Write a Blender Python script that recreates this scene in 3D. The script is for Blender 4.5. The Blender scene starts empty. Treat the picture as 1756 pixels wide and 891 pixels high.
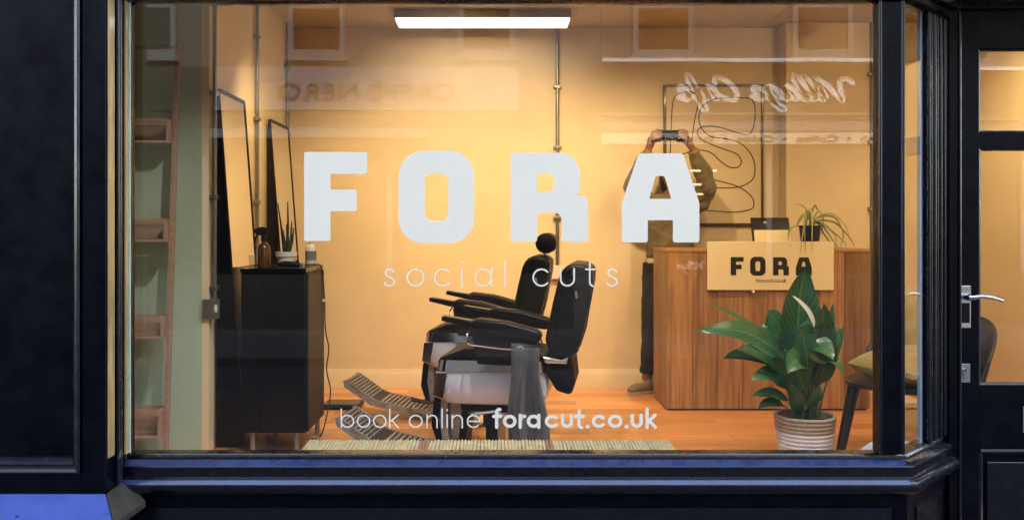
import bpy, bmesh, math, random
from mathutils import Vector, Matrix
R = math.radians
random.seed(11)
sc = bpy.context.scene
C = sc.collection

# ------------------------------------------------------------------ camera, sky, sun, exposure
HC = 1.24            # camera height above the shop floor
F = 1600.0           # focal length in photo pixels (photo is 1756 wide)
cam_d = bpy.data.cameras.new('camera'); cam = bpy.data.objects.new('camera', cam_d); C.objects.link(cam)
cam.location = (0, 0, HC); cam.rotation_euler = (R(90), 0, 0)
cam_d.sensor_width = 36; cam_d.lens = 36 * F / 1756
cam_d.shift_x = (878 - 850) / 1756; cam_d.shift_y = -(445.5 - 387) / 1756
cam_d.clip_start = .05; cam_d.clip_end = 500
sc.camera = cam

SUN_EL, SUN_AZ = 52, 14
w = bpy.data.worlds.new('World'); sc.world = w; w.use_nodes = True
nt = w.node_tree; bg = nt.nodes['Background']
sky = nt.nodes.new('ShaderNodeTexSky'); sky.sky_type = 'NISHITA'; sky.sun_disc = False
sky.sun_elevation = R(SUN_EL); sky.sun_rotation = R(SUN_AZ); sky.air_density = 1.0; sky.dust_density = 1.0; sky.ozone_density = 1.0
hz_ = nt.nodes.new('ShaderNodeHueSaturation'); hz_.inputs['Saturation'].default_value = .6      # thin cloud veil: paler sky
nt.links.new(sky.outputs[0], hz_.inputs['Color']); nt.links.new(hz_.outputs[0], bg.inputs[0]); bg.inputs[1].default_value = .15
sun_d = bpy.data.lights.new('sun', 'SUN'); sun = bpy.data.objects.new('sun', sun_d); C.objects.link(sun)
sun_d.energy = 1.5; sun_d.angle = R(10); sun_d.color = (1, .95, .87)
sdir = Vector((math.sin(R(SUN_AZ)) * math.cos(R(SUN_EL)), math.cos(R(SUN_AZ)) * math.cos(R(SUN_EL)), math.sin(R(SUN_EL))))
sun.rotation_euler = sdir.to_track_quat('Z', 'Y').to_euler(); sun.location = (0, 0, 20)
vs = sc.view_settings; vs.view_transform = 'Standard'; vs.look = 'None'; vs.gamma = 1; vs.exposure = 3.3
cy = sc.cycles
cy.use_denoising = True; cy.max_bounces = 10; cy.diffuse_bounces = 5; cy.glossy_bounces = 5; cy.transparent_max_bounces = 16
cy.sample_clamp_indirect = 6; cy.caustics_reflective = False; cy.caustics_refractive = False

def at(px, py, Y):
    """the point at depth Y that the photograph shows at (px, py); used to measure real sizes"""
    return Vector(((px - 850) * Y / F, Y, HC - (py - 387) * Y / F))
def wx(px, Y): return (px - 850) * Y / F
def wz(py, Y): return HC - (py - 387) * Y / F

# ------------------------------------------------------------------ materials
def mat(name, col, rough=.5, metal=0, var=.12, scale=6, bump=0, bscale=80, coat=0, stretch=None, col2=None, spec=.5, ior=1.5,
        rnd=0, sheen=0, rvar=0, trans=0, chips=None):
    m = bpy.data.materials.new(name); m.use_nodes = True
    n = m.node_tree.nodes; l = m.node_tree.links; b = n['Principled BSDF']
    tc = n.new('ShaderNodeTexCoord'); mp = n.new('ShaderNodeMapping')
    l.new(tc.outputs['Object'], mp.inputs[0])
    if stretch: mp.inputs['Scale'].default_value = stretch
    nz = n.new('ShaderNodeTexNoise'); nz.inputs['Scale'].default_value = scale; nz.inputs['Detail'].default_value = 6
    nz.inputs['Roughness'].default_value = .6
    l.new(mp.outputs[0], nz.inputs['Vector'])
    cr = n.new('ShaderNodeValToRGB')
    c2 = col2 or tuple(c * (1 - 2 * var) for c in col)
    cr.color_ramp.elements[0].position = .32; cr.color_ramp.elements[1].position = .68
    cr.color_ramp.elements[0].color = (*c2, 1); cr.color_ramp.elements[1].color = (*col, 1)
    l.new(nz.outputs['Fac'], cr.inputs[0])
    src = cr.outputs[0]
    if rnd:
        oi = n.new('ShaderNodeObjectInfo'); hs = n.new('ShaderNodeHueSaturation'); mr = n.new('ShaderNodeMapRange')
        mr.inputs['To Min'].default_value = 1 - rnd; mr.inputs['To Max'].default_value = 1 + rnd
        l.new(oi.outputs['Random'], mr.inputs[0]); l.new(mr.outputs[0], hs.inputs['Value']); l.new(src, hs.inputs['Color']); src = hs.outputs[0]
        add = n.new('ShaderNodeVectorMath'); add.operation = 'ADD'; sclv = n.new('ShaderNodeVectorMath'); sclv.operation = 'SCALE'
        sclv.inputs[0].default_value = (7.1, 13.3, 5.7); l.new(oi.outputs['Random'], sclv.inputs['Scale'])
        l.new(mp.outputs[0], add.inputs[0]); l.new(sclv.outputs[0], add.inputs[1]); l.new(add.outputs[0], nz.inputs['Vector'])
    if chips:
        nc = n.new('ShaderNodeTexNoise'); nc.inputs['Scale'].default_value = 34; nc.inputs['Detail'].default_value = 3; l.new(tc.outputs['Object'], nc.inputs['Vector'])
        mc = n.new('ShaderNodeMapRange'); mc.inputs['From Min'].default_value = .715; mc.inputs['From Max'].default_value = .74; l.new(nc.outputs['Fac'], mc.inputs[0])
        nd = n.new('ShaderNodeTexNoise'); nd.inputs['Scale'].default_value = 3.2; nd.inputs['Detail'].default_value = 8; nd.inputs['Roughness'].default_value = .7; l.new(tc.outputs['Object'], nd.inputs['Vector'])
        md_ = n.new('ShaderNodeMapRange'); md_.inputs['From Min'].default_value = .5; md_.inputs['From Max'].default_value = .85; md_.inputs['To Max'].default_value = .2; l.new(nd.outputs['Fac'], md_.inputs[0])
        mx_ = n.new('ShaderNodeMath'); mx_.operation = 'MAXIMUM'; l.new(mc.outputs[0], mx_.inputs[0]); l.new(md_.outputs[0], mx_.inputs[1])
        mi = n.new('ShaderNodeMix'); mi.data_type = 'RGBA'; l.new(mx_.outputs[0], mi.inputs['Factor']); l.new(src, mi.inputs['A']); mi.inputs['B'].default_value = (*chips, 1); src = mi.outputs['Result']
    l.new(src, b.inputs['Base Color'])
    b.inputs['Roughness'].default_value = rough; b.inputs['Metallic'].default_value = metal
    b.inputs['Specular IOR Level'].default_value = spec; b.inputs['IOR'].default_value = ior
    b.inputs['Coat Weight'].default_value = coat; b.inputs['Coat Roughness'].default_value = .08
    if sheen: b.inputs['Sheen Weight'].default_value = sheen
    if trans: b.inputs['Transmission Weight'].default_value = trans
    if rvar:
        n3 = n.new('ShaderNodeTexNoise'); n3.inputs['Scale'].default_value = scale * 2.3; n3.inputs['Detail'].default_value = 5
        l.new(tc.outputs['Object'], n3.inputs['Vector']); mr2 = n.new('ShaderNodeMapRange')
        mr2.inputs['From Min'].default_value = .3; mr2.inputs['From Max'].default_value = .7
        mr2.inputs['To Min'].default_value = max(.02, rough - rvar); mr2.inputs['To Max'].default_value = rough + rvar
        l.new(n3.outputs['Fac'], mr2.inputs[0]); l.new(mr2.outputs[0], b.inputs['Roughness'])
    if bump:
        n2 = n.new('ShaderNodeTexNoise'); n2.inputs['Scale'].default_value = bscale; n2.inputs['Detail'].default_value = 4
        l.new(mp.outputs[0] if stretch else tc.outputs['Object'], n2.inputs['Vector'])
        bp = n.new('ShaderNodeBump'); bp.inputs['Strength'].default_value = bump; bp.inputs['Distance'].default_value = .01
        l.new(n2.outputs['Fac'], bp.inputs['Height']); l.new(bp.outputs[0], b.inputs['Normal'])
    return m

def emit_mat(name, col, strength):
    m = bpy.data.materials.new(name); m.use_nodes = True; n = m.node_tree.nodes
    b = n['Principled BSDF']; b.inputs['Base Color'].default_value = (.8, .8, .8, 1)
    b.inputs['Emission Color'].default_value = (*col, 1); b.inputs['Emission Strength'].default_value = strength
    return m

def glass_mat(name, tint=(1, 1, 1), grime=.0015, boost=1.9):
    """clear pane: transparent with the Fresnel reflection of both of its faces, a little grime"""
    m = bpy.data.materials.new(name); m.use_nodes = True; n = m.node_tree.nodes; l = m.node_tree.links
    n.remove(n['Principled BSDF']); out = n['Material Output']
    tr = n.new('ShaderNodeBsdfTransparent'); tr.inputs[0].default_value = (*tint, 1)
    gl = n.new('ShaderNodeBsdfGlossy'); gl.inputs['Roughness'].default_value = .0
    fr = n.new('ShaderNodeFresnel'); fr.inputs[0].default_value = 1.5
    tw_ = n.new('ShaderNodeTexCoord'); nw_ = n.new('ShaderNodeTexNoise'); nw_.inputs['Scale'].default_value = 1.7; nw_.inputs['Detail'].default_value = 1; l.new(tw_.outputs['Object'], nw_.inputs['Vector'])
    bw_ = n.new('ShaderNodeBump'); bw_.inputs['Strength'].default_value = .03; bw_.inputs['Distance'].default_value = .01; l.new(nw_.outputs['Fac'], bw_.inputs['Height']); l.new(bw_.outputs[0], gl.inputs['Normal'])
    geo = n.new('ShaderNodeNewGeometry'); inv = n.new('ShaderNodeMath'); inv.operation = 'SUBTRACT'; inv.inputs[0].default_value = 1
    l.new(geo.outputs['Backfacing'], inv.inputs[1])
    mu = n.new('ShaderNodeMath'); mu.operation = 'MULTIPLY'; mu.inputs[1].default_value = boost; mu.use_clamp = True
    l.new(fr.outputs[0], mu.inputs[0]); m2 = n.new('ShaderNodeMath'); m2.operation = 'MULTIPLY'
    l.new(mu.outputs[0], m2.inputs[0]); l.new(inv.outputs[0], m2.inputs[1])
    mx = n.new('ShaderNodeMixShader'); l.new(m2.outputs[0], mx.inputs[0]); l.new(tr.outputs[0], mx.inputs[1]); l.new(gl.outputs[0], mx.inputs[2])
    df = n.new('ShaderNodeBsdfDiffuse'); df.inputs[0].default_value = (.6, .6, .6, 1)
    tc = n.new('ShaderNodeTexCoord'); mp = n.new('ShaderNodeMapping'); mp.inputs['Rotation'].default_value = (0, R(28), 0); mp.inputs['Scale'].default_value = (1.2, 1, 7)
    nz = n.new('ShaderNodeTexNoise'); nz.inputs['Scale'].default_value = 1.6; nz.inputs['Detail'].default_value = 7; nz.inputs['Roughness'].default_value = .65
    l.new(tc.outputs['Object'], mp.inputs[0]); l.new(mp.outputs[0], nz.inputs['Vector'])
    mr = n.new('ShaderNodeMapRange'); mr.inputs['From Min'].default_value = .45; mr.inputs['From Max'].default_value = .8
    mr.inputs['To Min'].default_value = 0; mr.inputs['To Max'].default_value = grime * 3
    l.new(nz.outputs['Fac'], mr.inputs[0])
    m4 = n.new('ShaderNodeMath'); m4.operation = 'MULTIPLY'; l.new(mr.outputs[0], m4.inputs[0]); l.new(inv.outputs[0], m4.inputs[1])
    mx2 = n.new('ShaderNodeMixShader'); l.new(m4.outputs[0], mx2.inputs[0]); l.new(mx.outputs[0], mx2.inputs[1]); l.new(df.outputs[0], mx2.inputs[2])
    l.new(mx2.outputs[0], out.inputs[0])
    return m

def wood_mat(name, c1, c2, axis, rough=.4, scale=1.0, coat=.1, rnd=.12):
    st = {'x': (1.2, 22, 22), 'y': (22, 1.2, 22), 'z': (22, 22, 1.2)}[axis]
    return mat(name, c1, rough=rough, col2=c2, scale=1.6 * scale, stretch=st, bump=.06, bscale=4, coat=coat, rnd=rnd)

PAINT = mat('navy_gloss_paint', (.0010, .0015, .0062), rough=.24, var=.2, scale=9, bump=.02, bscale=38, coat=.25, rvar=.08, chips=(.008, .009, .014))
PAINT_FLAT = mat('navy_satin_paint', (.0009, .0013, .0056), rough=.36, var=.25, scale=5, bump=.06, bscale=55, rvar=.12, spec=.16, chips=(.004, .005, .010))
SILLP = mat('sill_gloss_paint', (.002, .0025, .009), rough=.26, var=.2, scale=12, bump=.06, bscale=30, coat=.4, rvar=.1, chips=(.03, .03, .035))
SILL_SKY = mat('sill_sky_reflection', (.021, .038, .14), rough=.3, var=.2, scale=9, bump=.05, bscale=40, coat=.6, chips=(.006, .007, .012), rvar=.1)  # sky reflected in the dark gloss sill, put into a blue base colour
LEDGE = mat('cobalt_ledge_paint', (.05, .088, .33), rough=.45, var=.1, scale=14, bump=.12, bscale=60, col2=(.038, .066, .26), chips=(.012, .015, .03))
FLASH = mat('weathered_lead_flashing', (.085, .075, .055), rough=.5, metal=.3, var=.3, scale=16, bump=.2, bscale=40)
WOOD_REFL = mat('reveal_wood_and_reflection', (.62, .45, .2), rough=.3, var=.25, scale=5, stretch=(9, 9, .8), coat=.5)  # varnished wood of the reveal, also the warm reflection painted beside it
GLASS = glass_mat('shop_window_glass')
GLASS_D = glass_mat('door_glass', grime=.0015)
GEDGE = mat('glass_edge_seal', (.55, .85, .82), rough=.3, var=.15, scale=20)
VINYL = mat('white_vinyl', (.9, .815, .655), rough=.45, var=.015, scale=3)
WALLW = mat('cream_wall_paint', (.72, .60, .42), rough=.75, var=.065, scale=1.6, bump=.03, bscale=110)
WALLY = mat('pale_yellow_wall_paint', (.76, .66, .43), rough=.75, var=.04, scale=1.4, bump=.03, bscale=110)
SAGE = mat('sage_wall_paint', (.43, .57, .45), rough=.7, var=.05, scale=1.5, bump=.03, bscale=90)
SIGNL = mat('white_sign_letters', (.9, .9, .88), rough=.5, var=.02)
CEIL = mat('ceiling_paint', (.5, .43, .34), rough=.8, var=.05, scale=2, bump=.03, bscale=90)
SKIRT = mat('cream_skirting_paint', (.72, .62, .45), rough=.4, var=.05, scale=4)
FLOORW = wood_mat('orange_laminate', (.74, .36, .135), (.56, .24, .08), 'x', rough=.33, coat=.15, rnd=.26)
DESKW = wood_mat('walnut_desk_wood', (.38, .215, .10), (.16, .078, .034), 'z', rough=.45, rnd=.34)
DESKT = wood_mat('walnut_desk_top', (.42, .24, .11), (.28, .14, .06), 'x', rough=.4, rnd=0)
SHELFW = wood_mat('ladder_shelf_wood', (.47, .33, .25), (.33, .22, .165), 'x', rough=.5, rnd=.1)
FRAMEW = wood_mat('art_frame_wood', (.085, .03, .016), (.04, .014, .008), 'z', rough=.4, rnd=0)
BLACK = mat('black_gloss_laminate', (.003, .003, .0038), rough=.2, var=.2, scale=4, spec=.35)
BLACKM = mat('black_matt', (.006, .006, .0065), rough=.5, spec=.3, var=.2, scale=20)
LEATHER = mat('black_leather', (.005, .0045, .005), rough=.42, spec=.2, var=.25, scale=14, bump=.12, bscale=170, rvar=.08)
CHROME = mat('chrome', (.78, .78, .8), rough=.12, metal=1, var=.05, scale=6)
STEEL = mat('brushed_steel', (.48, .5, .52), rough=.32, metal=.9, var=.12, scale=10, stretch=(2, 30, 2), bump=.03)
ENAMEL = mat('silver_enamel', (.68, .77, .9), rough=.25, metal=.1, var=.06, scale=5, coat=.3)
CONDUIT = mat('galvanised_conduit', (.30, .31, .29), rough=.35, metal=.85, var=.15, scale=15)
MIRROR = mat('mirror_glass', (.93, .93, .91), rough=.01, metal=1, var=.0, scale=3)
FOOTM = mat('cast_footrest_metal', (.40, .40, .39), rough=.42, metal=.45, var=.25, scale=18, bump=.06, bscale=90)
LEGM = mat('dull_chrome_leg', (.3, .31, .33), rough=.35, metal=.6, var=.1)
RUBBER = mat('black_rubber', (.018, .018, .019), rough=.6, var=.2, scale=30)
TOWEL = mat('charcoal_towel', (.075, .08, .092), rough=.95, var=.25, scale=10, bump=.35, bscale=260, sheen=.25)
SIGNW = mat('cream_sign_board', (.74, .66, .49), rough=.5, var=.02, scale=3)
INK = mat('black_ink', (.01, .009, .009), rough=.5, var=.1)
PAPER = mat('art_paper', (.62, .52, .37), rough=.8, var=.03, scale=3)
BASKW = mat('white_rope', (.86, .86, .84), rough=.9, var=.06, scale=60, bump=.5, bscale=150)
BASKT = mat('tan_rope', (.55, .45, .33), rough=.9, var=.15, scale=60, bump=.5, bscale=150)
LEAF = mat('lily_leaf', (.034, .165, .045), rough=.26, var=.3, scale=7, col2=(.016, .08, .024), spec=.6, rnd=.35)
LEAFSTEM = mat('lily_stem', (.11, .2, .05), rough=.45, var=.2, scale=9)
SPATHE = mat('lily_flower', (.75, .78, .66), rough=.5, var=.06, scale=9)
SPIDER = mat('spider_leaf', (.33, .38, .13), rough=.5, var=.3, scale=18, col2=(.14, .19, .05), rnd=.35)
SPIDERD = mat('dry_leaf', (.5, .33, .1), rough=.6, var=.2, scale=18)
ROSEM = mat('cactus_green', (.03, .055, .025), rough=.6, var=.3, scale=40)
SOIL = mat('soil', (.03, .02, .012), rough=.95, var=.4, scale=60, bump=.6, bscale=90)
CERAM = mat('white_ceramic', (.72, .68, .6), rough=.35, var=.04, scale=7)
AMBER = mat('amber_plastic', (.10, .035, .01), rough=.15, var=.2, scale=5, coat=.5)
WHITEPL = mat('white_plastic', (.7, .68, .62), rough=.35, var=.05, scale=9)
CREAM = mat('cream_card', (.8, .72, .52), rough=.6, var=.05, scale=8)
CORD = mat('seagrass_cord', (.78, .7, .42), rough=.85, var=.22, scale=30, bump=.4, bscale=120, col2=(.55, .48, .27))
CORDR = mat('rust_cord', (.5, .3, .18), rough=.85, var=.2, scale=30)
CUSH = mat('mustard_linen', (.52, .38, .09), rough=.95, var=.15, scale=9, bump=.4, bscale=220, sheen=.3)
CHAIRW = mat('dark_stained_ply', (.026, .02, .016), rough=.45, var=.25, scale=6, stretch=(2, 2, 14))
SKYLIT = mat('skylit_frame_blue', (.42, .55, .66), rough=.5, var=.05, scale=8)  # sky light on the inner frame, put into its colour
BOARDW = mat('white_window_board', (.82, .82, .8), rough=.4, var=.03, scale=4)
SWEAT = mat('brown_sweater', (.17, .14, .085), rough=.95, var=.2, scale=9, bump=.5, bscale=55, sheen=.2)
PANTS = mat('dark_denim', (.016, .014, .022), rough=.85, var=.3, scale=20, bump=.2, bscale=90)
SHIRT = mat('white_cotton', (.7, .64, .5), rough=.9, var=.05)
SKIN = mat('skin', (.20, .10, .062), rough=.5, var=.1, scale=20)
HAIR = mat('dark_hair', (.012, .008, .006), rough=.5, var=.3, scale=40)
SHOE = mat('taupe_shoe', (.22, .16, .10), rough=.6, var=.15, scale=12)
BRICK = mat('london_stock_render', (.13, .118, .105), rough=.85, var=.12, scale=2.5, bump=.2, bscale=30)
UPWALL = mat('upper_facade_brick', (.2, .13, .09), rough=.9, var=.2, scale=9, bump=.3, bscale=30)
FASCP = mat('pale_fascia_paint', (.21, .22, .25), rough=.6, var=.05, scale=3)
FASCD = mat('taupe_fascia_paint', (.034, .031, .028), rough=.6, var=.08, scale=3)
WHITEP = mat('white_gloss_paint', (.2, .2, .197), rough=.4, var=.04, scale=5)
DARKG = mat('dark_glazing', (.012, .013, .015), spec=.3, rough=.08, var=.2, scale=2)
SIGNDK = mat('dark_sign_letters', (.02, .02, .025), rough=.5, var=.1)
PAVE = mat('paving_concrete', (.075, .074, .072), rough=.85, var=.15, scale=5, bump=.2, bscale=60)
ASPH = mat('asphalt', (.035, .035, .037), rough=.9, var=.2, scale=30, bump=.5, bscale=120)
TUBE = emit_mat('panel_light_diffuser', (1, .96, .88), .4)
BULB = emit_mat('lamp_bulb', (1, .72, .4), 2)
CAFEL = emit_mat('cafe_lamp', (1, .72, .25), 1.3)

# ------------------------------------------------------------------ mesh helpers
def wloc(o):
    v = Vector((0, 0, 0))
    while o: v += o.location; o = o.parent
    return v

class MB:
    def __init__(s): s.v = []; s.f = []
    def add(s, vs, fs):
        n = len(s.v); s.v += [Vector(p) for p in vs]; s.f += [tuple(i + n for i in f) for f in fs]; return s
    def box(s, x0, x1, y0, y1, z0, z1):
        return s.add([(x0, y0, z0), (x1, y0, z0), (x1, y1, z0), (x0, y1, z0), (x0, y0, z1), (x1, y0, z1), (x1, y1, z1), (x0, y1, z1)],
                     [(0, 3, 2, 1), (4, 5, 6, 7), (0, 1, 5, 4), (1, 2, 6, 5), (2, 3, 7, 6), (3, 0, 4, 7)])
    def rbox(s, c, sz, rot):
        m = rot if isinstance(rot, Matrix) else Matrix.Rotation(rot, 3, 'Z')
        t = MB().box(-sz[0] / 2, sz[0] / 2, -sz[1] / 2, sz[1] / 2, -sz[2] / 2, sz[2] / 2)
        return s.add([m @ p + Vector(c) for p in t.v], t.f)
    def prism(s, poly, a, b, axis='y'):
        """extrude a polygon: axis y -> poly in (x,z); z -> (x,y); x -> (y,z)"""
        def mk(p, t): return {'y': (p[0], t, p[1]), 'z': (p[0], p[1], t), 'x': (t, p[0], p[1])}[axis]
        n = len(poly)
        vs = [mk(p, a) for p in poly] + [mk(p, b) for p in poly]
        fs = [tuple(range(n)), tuple(range(2 * n - 1, n - 1, -1))] + [(i, i + n, (i + 1) % n + n, (i + 1) % n) for i in range(n)]
        return s.add(vs, fs)
    def tube(s, pts, r, n=8, cap=True, sy=1.0):
        pts = [Vector(p) for p in pts]; rs = r if isinstance(r, (list, tuple)) else [r] * len(pts)
        prev = None; rings = []; base = len(s.v)
        for i, p in enumerate(pts):
            t = (pts[min(i + 1, len(pts) - 1)] - pts[max(i - 1, 0)]).normalized()
            ref = prev if prev is not None else (Vector((0, 0, 1)) if abs(t.z) < .9 else Vector((1, 0, 0)))
            u = (ref - t * ref.dot(t)).normalized(); v = t.cross(u); prev = u
            for k in range(n):
                a = 2 * math.pi * k / n
                s.v.append(p + u * math.cos(a) * rs[i] + v * math.sin(a) * rs[i] * sy)
        for i in range(len(pts) - 1):
            for k in range(n):
                a = base + i * n + k; b = base + i * n + (k + 1) % n
                s.f.append((a, b, b + n, a + n))
        if cap:
            s.f.append(tuple(base + k for k in reversed(range(n)))); e = base + (len(pts) - 1) * n
            s.f.append(tuple(e + k for k in range(n)))
        return s
    def lathe(s, prof, n=24, c=(0, 0, 0), sx=1, sy=1):
        base = len(s.v); c = Vector(c)
        for r, z in prof:
            for k in range(n):
                a = 2 * math.pi * k / n; s.v.append(c + Vector((r * sx * math.cos(a), r * sy * math.sin(a), z)))
        for i in range(len(prof) - 1):
            for k in range(n):
                a = base + i * n + k; b = base + i * n + (k + 1) % n
                s.f.append((a, b, b + n, a + n))
        if prof[0][0] > 1e-6: s.f.append(tuple(base + k for k in reversed(range(n))))
        if prof[-1][0] > 1e-6: s.f.append(tuple(base + (len(prof) - 1) * n + k for k in range(n)))
        return s
    def ball(s, c, r, n=14, m=9, sc3=(1, 1, 1), rot=None):
        base = len(s.v); c = Vector(c)
        for i in range(m + 1):
            th = math.pi * i / m
            for k in range(n):
                a = 2 * math.pi * k / n
                p = Vector((r * sc3[0] * math.sin(th) * math.cos(a), r * sc3[1] * math.sin(th) * math.sin(a), r * sc3[2] * math.cos(th)))
                s.v.append(c + (rot @ p if rot else p))
        for i in range(m):
            for k in range(n):
                a = base + i * n + k; b = base + i * n + (k + 1) % n
                s.f.append((a + n, b + n, b, a))
        return s
    def sweep(s, path, prof):
        """sweep a closed profile of (outward, z) along a plan polyline, mitred; outward is to the right of travel turned to the street"""
        P = [Vector((p[0], p[1])) for p in path]; ns = []
        for i in range(len(P) - 1):
            d = (P[i + 1] - P[i]).normalized(); ns.append(Vector((d.y, -d.x)))
        off = []
        for i in range(len(P)):
            if i == 0: off.append(ns[0])
            elif i == len(P) - 1: off.append(ns[-1])
            else: off.append((ns[i - 1] + ns[i]) / (1 + ns[i - 1].dot(ns[i])))
        n = len(prof); base = len(s.v)
        for p, o in zip(P, off):
            for u, z in prof: s.v.append(Vector((p.x + o.x * u, p.y + o.y * u, z)))
        for i in range(len(P) - 1):
            for k in range(n):
                a = base + i * n + k; b = base + i * n + (k + 1) % n
                s.f.append((a, b, b + n, a + n))
        s.f.append(tuple(base + k for k in reversed(range(n)))); e = base + (len(P) - 1) * n
        s.f.append(tuple(e + k for k in range(n)))
        return s
    def mesh(s, name, off=Vector((0, 0, 0)), smooth=False, weld=False):
        me = bpy.data.meshes.new(name); me.from_pydata([p - off for p in s.v], [], s.f)
        bm = bmesh.new(); bm.from_mesh(me)
        if not name.startswith(('leaf', 'flower')): bmesh.ops.remove_doubles(bm, verts=bm.verts, dist=1e-6)
        bmesh.ops.recalc_face_normals(bm, faces=bm.faces); bm.to_mesh(me); bm.free()
        if smooth:
            for p in me.polygons: p.use_smooth = True
            me.set_sharp_from_angle(angle=R(38))
        me.update(); return me
    def build(s, name, m, parent=None, smooth=True, bevel=0, seg=2, sub=0, solid=0):
        me = s.mesh(name, wloc(parent) if parent else Vector((0, 0, 0)), smooth)
        o = bpy.data.objects.new(name, me); C.objects.link(o); me.materials.append(m)
        if parent: o.parent = parent
        if solid: md = o.modifiers.new('solid', 'SOLIDIFY'); md.thickness = solid; md.offset = 0
        if bevel:
            md = o.modifiers.new('bevel', 'BEVEL'); md.width = bevel; md.segments = seg; md.limit_method = 'ANGLE'; md.angle_limit = R(35)
            md.harden_normals = True
            for p in me.polygons: p.use_smooth = True
            me.set_sharp_from_angle(angle=R(180))
        if sub: md = o.modifiers.new('sub', 'SUBSURF'); md.levels = sub; md.render_levels = sub
        return o

def tag(o, label, cat, group=None):
    o['label'] = label; o['category'] = cat
    if group: o['group'] = group
    return o
def thing(name, label, cat, loc=(0, 0, 0), group=None):
    o = bpy.data.objects.new(name, None); o.empty_display_size = .1; C.objects.link(o); o.location = loc
    return tag(o, label, cat, group)
def struct(o): o['kind'] = 'structure'; return o
def dup(root, loc, rz, label, group=None, skip=()):
    r = root.copy(); C.objects.link(r); r.location = loc; r.rotation_euler = (0, 0, rz); r['label'] = label
    if group: r['group'] = group
    for ch in list(root.children):
        if ch.name.split('.')[0] in skip: continue
        c = ch.copy(); C.objects.link(c); c.parent = r
        for g in list(ch.children):
            d = g.copy(); C.objects.link(d); d.parent = c
    return r
def piece(name, me, m, parent, loc, rot=None, scale=None):
    o = bpy.data.objects.new(name, me); C.objects.link(o); o.parent = parent; o.location = Vector(loc) - (wloc(parent) if parent else Vector())
    if rot is not None: o.rotation_euler = rot
    if scale: o.scale = scale
    if not me.materials: me.materials.append(m)
    return o
def catmull(P, n=6, closed=False):
    P = [Vector(p) for p in P]; out = []; N = len(P)
    rng = range(N) if closed else range(N - 1)
    for i in rng:
        p0 = P[(i - 1) % N] if (closed or i > 0) else P[0]; p1 = P[i]; p2 = P[(i + 1) % N]; p3 = P[(i + 2) % N] if (closed or i + 2 < N) else P[-1]
        for k in range(n):
            t = k / n
            out.append(.5 * ((2 * p1) + (p2 - p0) * t + (2 * p0 - 5 * p1 + 4 * p2 - p3) * t * t + (3 * p1 - p0 - 3 * p2 + p3) * t ** 3))
    if not closed: out.append(P[-1])
    return out
def fused(name, mb, m, parent, voxel=.008, smooth_it=6):
    """one continuous skin out of overlapping solids (voxel remesh, smoothed)"""
    me = mb.mesh(name + '_raw'); o = bpy.data.objects.new(name, me); C.objects.link(o)
    md = o.modifiers.new('r', 'REMESH'); md.mode = 'VOXEL'; md.voxel_size = voxel; md.use_smooth_shade = True
    sm = o.modifiers.new('s', 'SMOOTH'); sm.iterations = smooth_it; sm.factor = .5
    dg = bpy.context.evaluated_depsgraph_get(); dg.update()
    nm = bpy.data.meshes.new_from_object(o.evaluated_get(dg)); o.modifiers.clear(); o.data = nm; nm.name = name
    off = wloc(parent)
    for v in nm.vertices: v.co -= off
    for p in nm.polygons: p.use_smooth = True
    nm.materials.clear(); nm.materials.append(m); o.parent = parent
    return o
def curve_fill(splines, depth):
    """flat filled outline with holes -> mesh data; splines are closed point lists in (x, z)"""
    cu = bpy.data.curves.new('outline', 'CURVE'); cu.dimensions = '2D'; cu.fill_mode = 'BOTH'; cu.extrude = depth / 2
    for pts in splines:
        sp = cu.splines.new('POLY'); sp.points.add(len(pts) - 1); sp.use_cyclic_u = True
        for q, p in zip(sp.points, pts): q.co = (p[0], p[1], 0, 1)
    o = bpy.data.objects.new('outline', cu); C.objects.link(o)
    dg = bpy.context.evaluated_depsgraph_get(); dg.update()
    me = bpy.data.meshes.new_from_object(o.evaluated_get(dg)); bpy.data.objects.remove(o); bpy.data.curves.remove(cu)
    return me
def rpoly(pts, n=7):
    """polygon with a rounding radius per corner: (x, y, r)"""
    out = []; N = len(pts)
    for i in range(N):
        p = Vector(pts[i][:2]); r = pts[i][2]; a = (Vector(pts[i - 1][:2]) - p); b = (Vector(pts[(i + 1) % N][:2]) - p)
        if r <= 0: out.append(p); continue
        la, lb = a.length, b.length; a.normalize(); b.normalize()
        ang = a.angle(b); d = min(r / math.tan(ang / 2), la * .499, lb * .499); r2 = d * math.tan(ang / 2)
        c = p + (a + b).normalized() * (r2 / math.sin(ang / 2))
        s = p + a * d - c; e = p + b * d - c
        a0 = math.atan2(s.y, s.x); da = math.atan2(e.y, e.x) - a0
        while da > math.pi: da -= 2 * math.pi
        while da < -math.pi: da += 2 * math.pi
        for k in range(n + 1): out.append(c + Vector((math.cos(a0 + da * k / n), math.sin(a0 + da * k / n))) * r2)
    return out

# ------------------------------------------------------------------ large structure: ground and street
def slab(name, m, *b, parent=None, bevel=0): return MB().box(*b).build(name, m, parent, smooth=False, bevel=bevel)
GZ = -.12
struct(slab('ground', ASPH, -60, 60, -60, 60, -1.2, GZ - .104))
struct(slab('road', ASPH, -60, 60, -3.3, 1.3, -.9, GZ - .10))
struct(slab('pavement', PAVE, -60, 60, 1.3, 3.9, -.8, GZ, bevel=.012))
struct(slab('pavement_opposite', PAVE, -60, 60, -5.85, -3.3, -.8, GZ, bevel=.012))
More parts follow.
